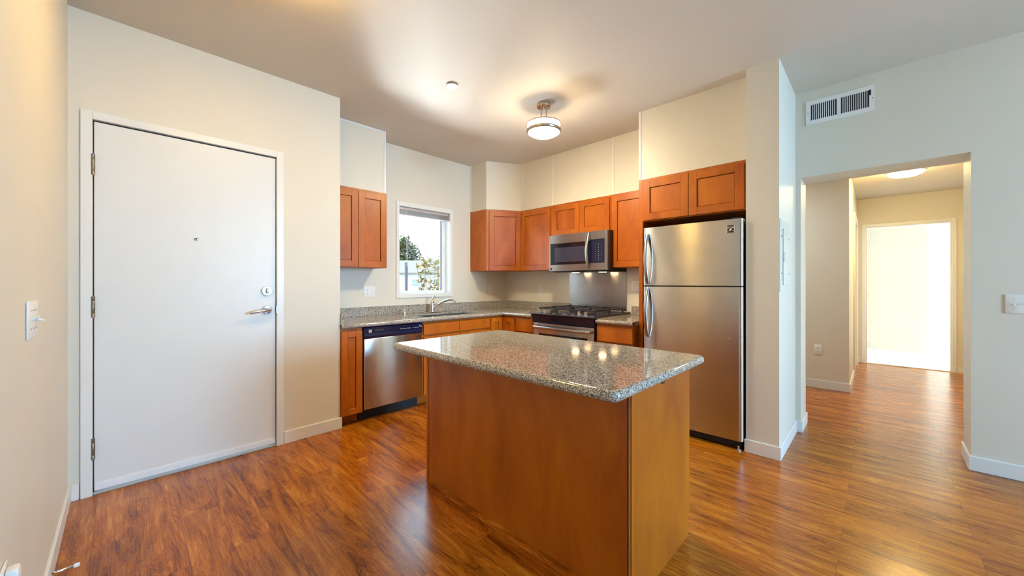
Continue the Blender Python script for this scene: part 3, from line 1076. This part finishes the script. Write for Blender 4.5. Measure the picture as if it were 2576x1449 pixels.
pts = []
for k in range(15):
    t_ = k / 14
    pts.append((0.532, 0.040 + 0.036 * math.sin(PI * t_), 1.362 + t_ * 0.376))
m.tube(pts, 0.017, 12, flat=(1.0, 0.5))
m.build('door_handle', STEELP, md, True)
bg = MB(fm).box(0.016, 0.040, 0.0352, 0.0362, 1.358, 1.384).build('badge', BLACKM, md)
# underside: black vent base with two cooktop bulbs
m = MB(fm)
m.box(0.02, mw - 0.02, -0.33, -0.01, 1.330, 1.3415, 0.002, 1)
ub = m.build('underside_vent', BLACKM, MW)
for a in (0.20, 0.56):
    MB(fm).box(a - 0.035, a + 0.035, -0.235, -0.185, 1.3265, 1.3298).build('cooktop_bulb', BULB, MW)
for k in range(2):
    MB(fm).box(0.10 + k * 0.36, 0.30 + k * 0.36, -0.15, -0.04, 1.3275, 1.3298).build('grease_filter', STEELP, MW)

# ------------------------------------------------------------------ refrigerator
RF = thing('refrigerator', 'stainless top-freezer refrigerator beside the white pier', 'refrigerator', (3.45, 1.06, 0))
ry0, ry1 = 1.436, 0.690
rw = ry0 - ry1
fz = FRg(3.135, ry0)
MB(fz).box(0.006, rw - 0.012, -0.66, -0.004, 0.03, 1.655, 0.004, 1).build('cabinet_body', BLACKM, RF)


def fridge_door(z0, z1, name):
    prof = [(0.0, 0.0)]
    r = 0.028
    for k in range(7):
        a = PI - k * (PI / 2) / 6
        prof.append((r + r * math.cos(a), 0.065 - r + r * math.sin(a) - 0.006))
    for k in range(1, 8):
        t_ = k / 8
        prof.append((r + (rw - 2 * r) * t_, 0.059 + 0.008 * math.sin(PI * t_)))
    for k in range(7):
        a = PI / 2 - k * (PI / 2) / 6
        prof.append((rw - r + r * math.cos(a), 0.065 - r + r * math.sin(a) - 0.006))
    prof.append((rw, 0.0))
    return MB(fz).prism(prof, z0, z1).build(name, STEEL, RF, True)


up = fridge_door(1.188, 1.672, 'freezer_door')
lo = fridge_door(0.070, 1.178, 'fresh_food_door')
MB(fz).box(0.01, rw - 0.012, -0.003, 0.050, 1.1785, 1.1875).build('door_gasket', BLACKM, RF)
for dr, za, zb_ in ((up, 1.205, 1.615), (lo, 0.760, 1.165)):
    m = MB(fz)
    pts = []
    for k in range(17):
        t_ = k / 16
        pts.append((0.048, 0.062 + 0.048 * math.sin(PI * t_) ** 0.7, za + (zb_ - za) * t_))
    m.tube(pts, 0.016, 12, flat=(1.0, 0.65))
    m.build('door_handle', STEELP, dr, True)
MB(fz).box(rw - 0.075, rw - 0.015, -0.06, 0.045, 1.656, 1.682, 0.004).build('hinge_cover', BLACKM, RF, True)
MB(fz).box(0.012, rw - 0.015, -0.10, 0.020, 0.008, 0.066, 0.004).build('toe_grille', BLACKM, RF, True)
MB(fz).lathe([(0.018, 0.0003), (0.018, 0.008), (0.007, 0.009), (0.007, 0.03)], (rw - 0.035, 0.028, 0), 'z', 12).build('leveling_foot', SATIN, RF, True)
# square emblem: black plate with pale bars and crossing strokes
fb = Fr((3.135, 0.792, 1.575), (0, -1, 0), (-1, 0, 0))
bd_ = MB(fb).box(0, 0.052, 0.0605, 0.0665, 0, 0.052).build('badge', BLACKG, up)
m = MB(fb)
m.box(0, 0.004, 0.0665, 0.0685, 0, 0.052)
m.box(0.048, 0.052, 0.0665, 0.0685, 0, 0.052)
m.box(0.004, 0.048, 0.0665, 0.0685, 0.036, 0.041)
for sgn in (0, 1):
    pts = []
    for k in range(9):
        t_ = k / 8
        q = t_ if not sgn else 1 - t_
        pts.append((0.004 + 0.044 * t_, 0.0672, 0.013 + 0.016 * q + 0.006 * math.sin(PI * 2 * t_) * (1 if sgn else -1)))
    m.tube(pts, 0.0022, 6)
m.build('badge_strokes', CHROME, bd_)
MB(fz).lathe([(0.0005, 0.058), (0.006, 0.058), (0.004, 0.066), (0.0005, 0.067)], (rw - 0.085, 0, 0.80), 'd', 10).build('door_plug', CHROME, lo, True)

# ------------------------------------------------------------------ island
IX0, IX1, IY0, IY1 = 1.312, 1.900, 0.652, 2.006
IS = thing('kitchen_island', 'stained maple kitchen island cabinet in the middle of the floor', 'island', (1.6, 1.33, 0))
MB().box(IX0 + 0.018, IX1 - 0.02, IY0 + 0.018, IY1 - 0.018, 0.101, 0.8245).build('carcass', WOOD, IS)
MB().box(IX0 + 0.018, IX1 - 0.075, IY0 + 0.018, IY1 - 0.018, 0.0, 0.100).build('toe_kick', WOOD, IS)
MB().box(IX0, IX0 + 0.017, IY0 + 0.020, IY1 - 0.020, 0.0, 0.8245, 0.001, 1).build('front_panel', WOOD, IS)
for y0, y1 in ((IY0, IY0 + 0.017), (IY1 - 0.017, IY1)):
    m = MB()
    m.side_prism([(0, 0), (0, 0.8245)], 0, 0) if False else None
    fe = Fr((0, y0, 0), (0, 1, 0), (1, 0, 0))
    m = MB(fe)
    m.side_prism([(IX0 + 0.018, 0.0), (IX1 - 0.018, 0.0), (IX1 - 0.018, 0.101), (IX1 + 0.001, 0.101), (IX1 + 0.001, 0.8245), (IX0 + 0.018, 0.8245)], 0.0, y1 - y0)
    m.build('end_panel', WOOD, IS)
MB().box(IX0 - 0.004, IX0 + 0.016, IY0 - 0.001, IY0 + 0.0085, 0.0, 0.8245, 0.001, 1).build('corner_stile', WOOD, IS)
MB().box(IX0 - 0.003, IX0 + 0.0165, IY1 - 0.0185, IY1 + 0.001, 0.0, 0.8245, 0.001, 1).build('corner_stile', WOOD, IS)
MB().box(IX0 - 0.0035, IX0 + 0.012, IY0 + 0.0095, IY0 + 0.0125, 0.0, 0.8245).build('edge_strip', EDGE, IS, label='pale unfinished edge strip')
fi = Fr((IX1, IY0, 0), (0, 1, 0), (1, 0, 0))
MB(fi).box(0.0175, IY1 - IY0 - 0.0175, -0.0195, -0.0005, 0.102, 0.8245, 0.001, 1).build('face_frame', WOOD, IS)
wI = IY1 - IY0
for k in range(3):
    a0 = 0.004 + k * (wI - 0.008) / 3
    shaker(fi, IS, a0 + 0.002, a0 + (wI - 0.008) / 3 - 0.002, 0.108, 0.815)
m = MB(Fr((1.585, IY0, 0.0), (1, 0, 0), (0, -1, 0)))
m.lathe([(0.0005, 0.0002), (0.020, 0.0002), (0.020, 0.006), (0.0005, 0.006)], (0, 0, 0.805), 'd', 20)
m.build('cord_notch_plug', WOODK, IS, True)

IC = thing('island_countertop', 'polished speckled granite top on the kitchen island', 'countertop', (1.5, 1.3, ZT - TH))


def rrect(x0, x1, y0, y1, r, n=6):
    out = []
    for (cx, cy, a0) in ((x1 - r, y1 - r, 0), (x0 + r, y1 - r, PI / 2), (x0 + r, y0 + r, PI), (x1 - r, y0 + r, 1.5 * PI)):
        for k in range(n + 1):
            a = a0 + k * (PI / 2) / n
            out.append((cx + r * math.cos(a), cy + r * math.sin(a)))
    return out


m = MB()
rings = []
e0 = TH * 0.5
for k in range(11):
    a = -PI / 2 + PI * k / 10
    ins = (1 - math.cos(a)) * e0 * 0.9
    rings.append([Vector((x, y, ZT - e0 + e0 * math.sin(a) + (0.0005 if k == 0 else 0))) for x, y in
                  rrect(1.075 + ins, 1.945 - ins, 0.588 + ins, 2.018 - ins, max(0.004, 0.040 - ins))])
ins = e0 * 0.9 + 0.003
rings.append([Vector((x, y, ZT)) for x, y in rrect(1.075 + ins, 1.945 - ins, 0.588 + ins, 2.018 - ins, 0.020)])
m.rings(rings)
m.build('slab', GRAN, IC, True)

# ------------------------------------------------------------------ ceiling lamps and ceiling disc
def semi_flush(LC, glow, label):
    L1 = thing('ceiling_lamp', label, 'lamp', (*LC, 2.44))
    MB().lathe([(0.0005, -0.001), (0.060, -0.001), (0.062, -0.012), (0.058, -0.030), (0.0005, -0.034)], (*LC, ZC), 'z', 32).build('canopy', NICKEL, L1, True)
    ux, uy = 0.718 * 0 + 0.696, -0.718
    for s_ in (-1, 1):
        cx, cy = LC[0] + ux * 0.022 * s_, LC[1] + uy * 0.022 * s_
        MB().lathe([(0.0055, 2.560), (0.0055, ZC - 0.03)], (cx, cy, 0), 'z', 12).build('rod', NICKEL, L1, True)
    m = MB()
    m.tube([(LC[0] - 0.012, LC[1], ZC - 0.034), (LC[0] - 0.004, LC[1] - 0.006, ZC - 0.052), (LC[0] + 0.010, LC[1] + 0.004, ZC - 0.056), (LC[0] + 0.014, LC[1], ZC - 0.034)], 0.003, 8)
    m.build('wire', VINYL, L1, True)
    # glass drum, shallow bowl below, two nickel rings
    m = MB()
    m.lathe([(0.132, 2.566), (0.139, 2.560), (0.139, 2.5125), (0.132, 2.5125)], (*LC, 0), 'z', 48)
    m.build('glass_drum', GLOWS, L1, True)
    m = MB()
    m.lathe([(0.0005, 2.512), (0.139, 2.512), (0.130, 2.496), (0.105, 2.478), (0.070, 2.466), (0.030, 2.460), (0.0005, 2.459)], (*LC, 0), 'z', 48)
    m.build('glass_bowl', glow, L1, True)
    m = MB()
    m.lathe([(0.133, 2.572), (0.146, 2.572), (0.146, 2.562), (0.140, 2.562), (0.140, 2.567), (0.133, 2.567)], (*LC, 0), 'z', 48)
    m.build('top_ring', NICKEL, L1, True)
    MB().lathe([(0.0005, 2.5665), (0.1325, 2.5665), (0.1325, 2.571), (0.0005, 2.571)], (*LC, 0), 'z', 48).build('top_pan', NICKEL, L1, True)
    m = MB()
    rr = []
    for (r, z) in ((0.1400, 2.519), (0.148, 2.519), (0.149, 2.509), (0.145, 2.500), (0.134, 2.4955), (0.1345, 2.499), (0.1405, 2.508)):
        rr.append([Vector((LC[0] + r * math.cos(2 * PI * k / 48), LC[1] + r * math.sin(2 * PI * k / 48), z)) for k in range(48)])
    m.rings(rr, cap=False, closed=True)
    m.build('lower_ring', NICKEL, L1, True)
    for a in (0.9, 3.0, 5.1):
        px, py = LC[0] + 0.143 * math.cos(a), LC[1] + 0.143 * math.sin(a)
        MB().lathe([(0.003, 2.5185), (0.003, 2.5625)], (px, py, 0), 'z', 8).build('ring_post', NICKEL, L1, True)
    MB().lathe([(0.0005, 2.442), (0.006, 2.446), (0.004, 2.452), (0.008, 2.4585), (0.0005, 2.4588)], (*LC, 0), 'z', 12).build('finial', NICKEL, L1, True)
    return L1


semi_flush((2.512, 2.055), GLOW, 'semi-flush kitchen ceiling lamp hanging on two nickel rods')


def flush_lamp(HC, ZL, glow, label):
    L2 = thing('ceiling_lamp', label, 'lamp', (*HC, ZL - 0.093))
    m = MB()
    m.lathe([(0.0005, ZL - 0.02), (0.150, ZL - 0.02), (0.150, ZL - 0.045), (0.135, ZL - 0.065), (0.10, ZL - 0.082), (0.05, ZL - 0.091), (0.0005, ZL - 0.093)], (*HC, 0), 'z', 40)
    m.build('glass_shade', glow, L2, True)
    MB().lathe([(0.0005, ZL - 0.001), (0.12, ZL - 0.001), (0.12, ZL - 0.0195), (0.0005, ZL - 0.0195)], (*HC, 0), 'z', 32).build('pan', NICKEL, L2, True)
    m = MB()
    rr = []
    for (r, z) in ((0.151, ZL - 0.030), (0.160, ZL - 0.030), (0.162, ZL - 0.040), (0.156, ZL - 0.050), (0.1515, ZL - 0.045)):
        rr.append([Vector((HC[0] + r * math.cos(2 * PI * k / 40), HC[1] + r * math.sin(2 * PI * k / 40), z)) for k in range(40)])
    m.rings(rr, cap=False, closed=True)
    m.build('ring', NICKEL, L2, True)
    return L2


flush_lamp((6.0, -0.22), ZH, GLOWH, 'flush bowl ceiling lamp in the hall past the opening')
flush_lamp((0.56, 1.98), ZC, GLOWE, 'flush bowl ceiling lamp before the entry door, just above the photo edge')

SC = (1.776, 2.370)
SD = thing('sprinkler_cover', 'small white round cover plate on the kitchen ceiling', 'cover plate', (*SC, ZC - 0.012))
MB().lathe([(0.0005, -0.012), (0.043, -0.012), (0.044, -0.010), (0.044, -0.008), (0.0005, -0.008)], (*SC, ZC), 'z', 32).build('plate', PLAS, SD, True)
MB().lathe([(0.0005, -0.0078), (0.036, -0.0078), (0.036, -0.0005), (0.0005, -0.0005)], (*SC, ZC), 'z', 24).build('cup', WOODK, SD, True)

# ------------------------------------------------------------------ wall plates
def plate(fr, t_, w, h, zc, bev=0.003):
    return MB(fr).box(-w / 2, w / 2, 0.0003, 0.006, zc - h / 2, zc + h / 2, bev, 2).build('cover_plate', PLAS, t_, True)


def sockets(fr, t_, ac, zc):
    for dz in (-0.0205, 0.0205):
        s_ = MB(fr).box(ac - 0.0165, ac + 0.0165, 0.0061, 0.0082, zc + dz - 0.0140, zc + dz + 0.0140, 0.001, 1).build('receptacle', PLAS, t_)
        m_ = MB(fr)
        m_.box(ac - 0.0078, ac - 0.0052, 0.0083, 0.0089, zc + dz - 0.001, zc + dz + 0.009)
        m_.box(ac + 0.0052, ac + 0.0078, 0.0083, 0.0089, zc + dz - 0.001, zc + dz + 0.009)
        m_.box(ac - 0.0025, ac + 0.0025, 0.0083, 0.0089, zc + dz - 0.010, zc + dz - 0.005)
        m_.build('socket_slots', SLOT, s_)


def toggle(fr, t_, ac, zc, up_=1, ln=0.018):
    m_ = MB(fr)
    m_.tube([(ac, 0.005, zc), (ac, 0.012, zc + 0.004 * up_), (ac, 0.006 + ln, zc + 0.010 * up_)], [0.0050, 0.0046, 0.0038], 8)
    m_.build('toggle', PLAS, t_, True)
    for dz in (-0.030, 0.030):
        MB(fr).lathe([(0.0005, 0.006), (0.003, 0.006), (0.002, 0.0072), (0.0005, 0.0074)], (ac, 0, zc + dz), 'd', 8).build('screw', SATIN, t_)


def outlet(label, fr, zc, x, y):
    t_ = thing('power_outlet', label, 'outlet', (x, y, zc - 0.058))
    plate(fr, t_, 0.072, 0.116, zc)
    sockets(fr, t_, 0.0, zc)
    return t_


outlet('white outlet under the corner wall cabinet beside the window', FB(3.543, YW), 1.118, 3.543, YW)
outlet('white outlet on the wall left of the steel splash plate', FRg(XR, 3.21), 1.112, XR, 3.21)
outlet('white outlet low on the short hall wall', Fr((XH1, 0.494, 0), (0, -1, 0), (-1, 0, 0)), 0.440, XH1, 0.494)
t = thing('switch_plate', 'white combined outlet and switch plate under the left wall cabinet', 'switch', (1.815, YW, 1.057))
f = FB(1.815, YW)
plate(f, t, 0.118, 0.118, 1.115)
sockets(f, t, -0.025, 1.115)
toggle(f, t, 0.025, 1.115, -1, 0.012)
t = thing('blank_plate', 'white blank cover plate between splash plate and refrigerator', 'cover plate', (XR, 1.875, 1.10))
f = FRg(XR, 1.865)
plate(f, t, 0.118, 0.118, 1.172)
for a in (-0.024, 0.024):
    for dz in (-0.03, 0.03):
        MB(f).lathe([(0.0005, 0.006), (0.003, 0.006), (0.002, 0.0072), (0.0005, 0.0074)], (a, 0, 1.172 + dz), 'd', 8).build('screw', SATIN, t)
# left wall: three-gang switch
t = thing('light_switch', 'white three-toggle switch plate on the left wall by the entry door', 'switch', (XL, 2.0, 1.03))
f = Fr((XL, 2.010, 0), (0, 1, 0), (1, 0, 0))
plate(f, t, 0.190, 0.122, 1.090)
toggle(f, t, -0.048, 1.090, 1, 0.015)
toggle(f, t, 0.0, 1.090, 1, 0.015)
toggle(f, t, 0.048, 1.090, -1, 0.018)
t = thing('light_switch', 'white two-gang switch plate on the wall right of the hall opening', 'switch', (XO, -0.635, 1.02))
f = Fr((XO, -0.630, 0), (0, -1, 0), (-1, 0, 0))
plate(f, t, 0.125, 0.118, 1.079)
toggle(f, t, -0.029, 1.079, -1, 0.012)
toggle(f, t, 0.029, 1.079, 1, 0.012)
MB(f).box(-0.062, 0.062, 0.0061, 0.0066, 1.0785, 1.0795).build('plate_groove', EDGE, t)
t = thing('power_outlet', 'white plug adapter low on the left wall at the photo corner', 'outlet', (XL, 1.575, 0.38))
f = Fr((XL, 1.575, 0), (0, 1, 0), (1, 0, 0))
plate(f, t, 0.072, 0.116, 0.440)
MB(f).box(-0.018, 0.018, 0.0062, 0.030, 0.395, 0.490, 0.007).build('plug_body', PLAS, t, True)
# door stop on the left baseboard
t = thing('door_stop', 'chrome rod door stop with white rubber tip on the left baseboard', 'door stop', (XL + BT, 2.36, 0.04))
f = Fr((XL + BT, 2.365, 0.050), (0, 1, 0), (1, 0, 0))
MB(f).lathe([(0.0005, 0.0003), (0.011, 0.0003), (0.011, 0.003), (0.006, 0.008), (0.0045, 0.010), (0.0045, 0.062), (0.0005, 0.062)], (0, 0, 0), 'd', 14).build('rod', CHROME, t, True)
MB(f).lathe([(0.0005, 0.060), (0.0075, 0.060), (0.0085, 0.070), (0.007, 0.076), (0.0005, 0.077)], (0, 0, 0), 'd', 14).build('rubber_tip', RUBW, t, True)

# ------------------------------------------------------------------ vent grille
V = thing('vent_grille', 'white metal air vent with vertical louvres above the hall opening', 'vent', (XO, 0.214, 2.469))
f = Fr((XO, 0.413, 0), (0, -1, 0), (-1, 0, 0))
wv, z0, z1 = 0.398, 2.469, 2.656
MB(f).box(0.01, wv - 0.01, 0.0002, 0.0012, z0 + 0.01, z1 - 0.01).build('duct_opening', SLOT, V)
m = MB(f)
m.box(0, 0.030, 0.0014, 0.007, z0, z1)
m.box(wv - 0.030, wv, 0.0014, 0.007, z0, z1)
m.box(0.030, wv - 0.030, 0.0014, 0.007, z0, z0 + 0.032)
m.box(0.030, wv - 0.030, 0.0014, 0.007, z1 - 0.032, z1)
m.box(wv / 2 - 0.012, wv / 2 + 0.012, 0.0014, 0.007, z0 + 0.032, z1 - 0.032)
m.build('frame', PLAS, V)
for s0, s1 in ((0.030, wv / 2 - 0.012), (wv / 2 + 0.012, wv - 0.030)):
    n = 13
    st = (s1 - s0) / n
    for k in range(1, n):
        a = s0 + k * st
        MB(f).box(a - 0.0022, a + 0.0022, 0.0014, 0.0062, z0 + 0.0322, z1 - 0.0322).build('louvre', PLAS, V)
for a in (0.012, wv - 0.012):
    MB(f).lathe([(0.0005, 0.007), (0.004, 0.007), (0.003, 0.0085), (0.0005, 0.009)], (a, 0, (z0 + z1) / 2), 'd', 10).build('screw', HINGEM, V, True)
MB(f).box(wv - 0.030, wv - 0.020, 0.0072, 0.010, 2.585, 2.625, 0.001, 1).build('damper_lever', BLACKM, V)

# ------------------------------------------------------------------ electrical panel on the pier
EP = thing('breaker_panel', 'grey metal breaker panel door set in the side of the white pier', 'breaker panel', (3.29, YP0, 1.145))
f = Fr((3.122, YP0, 0), (1, 0, 0), (0, -1, 0))
MB(f).box(0, 0.345, 0.0003, 0.006, 1.146, 1.651, 0.002, 1).build('cover', PANELP, EP)
MB(f).box(0.095, 0.300, 0.0062, 0.010, 1.195, 1.590, 0.002, 1).build('door', PANELP, EP)
MB(f).box(0.088, 0.0945, 0.0061, 0.0066, 1.195, 1.590).build('door_gap', SLOT, EP)
MB(f).box(0.098, 0.135, 0.0102, 0.013, 1.360, 1.425, 0.002, 1).build('latch', BLUEB, EP)
for a, z in ((0.035, 1.53), (0.035, 1.275), (0.325, 1.53), (0.325, 1.275)):
    MB(f).lathe([(0.0005, 0.006), (0.006, 0.006), (0.005, 0.009), (0.0005, 0.010)], (a, 0, z), 'd', 10).build('screw', HINGEM, EP, True)

# ------------------------------------------------------------------ outside the kitchen window
RX, RY = FY, -FX


def at(u, D, z=0.0):
    r = (u - 1288.0) / F_PX
    return Vector((D * (FX + r * RX), D * (FY + r * RY), z))


def zat(v, D):
    return CAM_H + (711.0 - v) * D / F_PX


GZ = -0.45
struct('ground', MB().box(-40, 90, 4.6, 110, GZ - 0.1, GZ), ASPH)


def leaf(bm, p, d, ln, wd_, up=Vector((0, 0, 1))):
    d = d.normalized()
    sdir = d.cross(up)
    if sdir.length < 1e-3:
        sdir = Vector((1, 0, 0))
    sdir.normalize()
    nrm = sdir.cross(d)
    a, b, c = p, p + d * ln * 0.5 + nrm * ln * 0.06, p + d * ln
    vs_ = [bm.verts.new(q) for q in (a, b + sdir * wd_, c, b - sdir * wd_)]
    bm.faces.new(vs_)


def rnd_dir():
    while True:
        v = Vector((random.uniform(-1, 1), random.uniform(-1, 1), random.uniform(-1, 1)))
        if 0.05 < v.length < 1:
            return v.normalized()


# shrub with whorls of long yellow leaves
D_ = 7.0
b0 = at(1086, D_, GZ)
SH = thing('leafy_shrub', 'yellow-leaved shrub outside the kitchen window tied to a stake', 'shrub', b0)
m = MB()
lf = MB()
whorls = [(1066, 657), (1082, 660), (1050, 676), (1072, 674), (1092, 668), (1060, 688), (1096, 680), (1102, 664), (1060, 705), (1072, 712),
          (1084, 715), (1066, 724), (1080, 728), (1093, 725), (1102, 720), (1060, 733), (1074, 740), (1088, 738), (1100, 735), (1056, 712),
          (1108, 700), (1112, 722), (1078, 690), (1070, 668)]
for (u, v) in whorls:
    dd = D_ + random.uniform(-0.35, 0.35)
    p = at(u, dd, zat(v, dd))
    mid = (p + b0) / 2 + Vector((random.uniform(-0.05, 0.05), random.uniform(-0.05, 0.05), -0.15))
    m.tube([tuple(b0), tuple(mid), tuple(p)], [0.006, 0.005, 0.003], 6)
    for k in range(26):
        d = rnd_dir()
        d.z = abs(d.z) * 0.7 - 0.15
        leaf(lf.bm, p + d * 0.008, d, random.uniform(0.085, 0.145), random.uniform(0.012, 0.016))
m.build('stem', BARK, SH)
lf.build('foliage', LEAFY, SH)
m = MB()
q = at(1101, 8.0)
m.tube([(q.x - 0.03, q.y, GZ), (q.x + 0.02, q.y, zat(673, 8.0))], 0.025, 8)
tag(m.build('garden_stake', STAKE), 'brown wooden stake beside the yellow-leaved shrub', 'stake')
m = MB()
q = at(1022, 9.0)
m.box(q.x - 0.025, q.x + 0.025, q.y - 0.025, q.y + 0.025, GZ, zat(660, 9.0))
tag(m.build('fence_post', POSTM), 'thin dark post seen through the left of the kitchen window', 'post')

# house across the street
D_ = 42.0
hA, hB = at(985, D_), at(1150, D_)
hd = (hB - hA).normalized()
hn = Vector((hd.y, -hd.x, 0))
if hn.dot(-hA) < 0:
    hn = -hn
fhs = Fr((hA.x, hA.y, 0), hd, hn)
Lh = (hB - hA).length
HS = thing('house', 'pale single-storey house with tan roof across the street', 'house', ((hA + hB) / 2).to_tuple())
MB(fhs).box(0, Lh, -7, 0, GZ, zat(688, D_)).build('wall', HOUSEW, HS)
m = MB(fhs)
ze, zr = zat(689, D_), zat(655, D_ + 3.5)
m.side_prism([(0.5, ze), (0.5, ze + 0.12), (-3.5, zr), (-7.5, ze + 0.12), (-7.5, ze)], -0.5, Lh + 0.5)
m.build('roof', ROOFM, HS)
for a0, a1, zz0, zz1 in ((4.6, 6.0, 0.7, 1.7), (2.2, 3.2, 0.7, 1.7)):
    wnd = MB(fhs).box(a0, a1, 0.0, 0.06, zz0, zz1).build('window', VINYL, HS)
    MB(fhs).box(a0 + 0.1, a1 - 0.1, 0.061, 0.08, zz0 + 0.1, zz1 - 0.1).build('pane', CARG, wnd)


def crown(bm, c, rad, n, ln, wd_, squash=(1, 1, 1)):
    for _ in range(n):
        d = rnd_dir()
        r = random.uniform(0.75, 1.0) + 0.06 * math.sin(9 * d.x) + 0.05 * math.sin(11 * d.y + 7 * d.z)
        p = c + Vector((d.x * rad * squash[0], d.y * rad * squash[1], d.z * rad * squash[2])) * r
        leaf(bm, p, (d + rnd_dir() * 0.9), ln * random.uniform(0.6, 1.3), wd_)


D_ = 60.0
c0 = at(1006, D_)
T1 = thing('dense_tree', 'rounded olive-green tree behind the house', 'tree', (c0.x, c0.y, GZ))
MB().tube([(c0.x, c0.y, GZ), (c0.x, c0.y, 3.0)], [0.35, 0.25], 8).build('trunk', BARK, T1)
lf = MB()
crown(lf.bm, Vector((c0.x, c0.y, zat(660, D_))), 3.4, 3200, 0.55, 0.16, (0.95, 0.95, 1.15))
crown(lf.bm, Vector((c0.x, c0.y, zat(660, D_))), 2.5, 1200, 0.8, 0.3, (0.95, 0.95, 1.15))
lf.build('crown', LEAFG, T1)

D_ = 52.0
c0 = at(1070, D_)
T2 = thing('bare_tree', 'leafless branching tree behind the house roof', 'tree', (c0.x, c0.y, GZ))
m = MB()


def branch(p, d, ln, r, dep):
    q = p + d * ln
    m.tube([tuple(p), tuple((p + q) / 2 + rnd_dir() * ln * 0.05), tuple(q)], [r, r * 0.85, r * 0.7], 5)
    if dep == 0:
        return
    for _ in range(3 if dep > 1 else 2):
        nd_ = (d + rnd_dir() * 0.75 + Vector((0, 0, 0.12))).normalized()
        branch(q, nd_, ln * random.uniform(0.62, 0.85), r * 0.62, dep - 1)


branch(Vector((c0.x, c0.y, GZ)), Vector((0.02, 0, 1)), 2.6, 0.17, 5)
m.build('trunk', BARK, T2)
D_ = 30.0
c0 = at(1118, D_)
T3 = thing('conifer_tree', 'blue-green conifer at the right of the window view', 'tree', (c0.x, c0.y, GZ))
zt_ = zat(612, D_)
MB().tube([(c0.x, c0.y, GZ), (c0.x, c0.y, zt_)], [0.12, 0.01], 6).build('trunk', BARK, T3)
lf = MB()
z = 0.8
while z < zt_ - 0.1:
    L = (zt_ - z) * 0.40 + 0.12
    for k in range(7):
        a = random.uniform(0, 2 * PI)
        for j in range(9):
            t_ = (j + 1) / 9
            p = Vector((c0.x + math.cos(a) * L * t_, c0.y + math.sin(a) * L * t_, z - 0.22 * L * t_))
            for s_ in (-1, 1):
                leaf(lf.bm, p, Vector((math.cos(a + s_ * 0.8), math.sin(a + s_ * 0.8), -0.3)), 0.20, 0.022)
    z += 0.26
lf.build('foliage', LEAFD, T3)

# parked car, only its roof line shows over the sill
D_ = 13.0
c0 = at(1036, D_)
CR = thing('car', 'teal parked car just showing over the kitchen window sill', 'car', (c0.x, c0.y, GZ))
fc = Fr((c0.x, c0.y, GZ), hd, hn)
m = MB(fc)
m.side_prism([(-0.8, 0.22), (-0.85, 0.6), (-0.75, 0.82), (0.75, 0.82), (0.85, 0.6), (0.8, 0.22)], -2.0, 1.9)
m.build('body', CARP, CR)
m = MB(fc)
lo_ = [(-1.2, -0.72), (1.1, -0.72), (1.1, 0.72), (-1.2, 0.72)]
hi_ = [(-0.75, -0.55), (0.45, -0.55), (0.45, 0.55), (-0.75, 0.55)]
m.rings([[fc(a, d, 0.821) for a, d in lo_], [fc(a, d, 1.30) for a, d in hi_]])
m.build('cabin_glass', CARG, CR)
MB(fc).box(-0.76, 0.46, -0.56, 0.56, 1.3005, 1.35, 0.02).build('roof', CARP, CR)
for a in (-1.25, 1.2):
    for d in (-0.78, 0.78):
        MB(fc).lathe([(0.0005, -0.1), (0.31, -0.1), (0.31, 0.1), (0.0005, 0.1)], (a, d, 0.31), 'd', 18).build('wheel', RUBBER, CR)
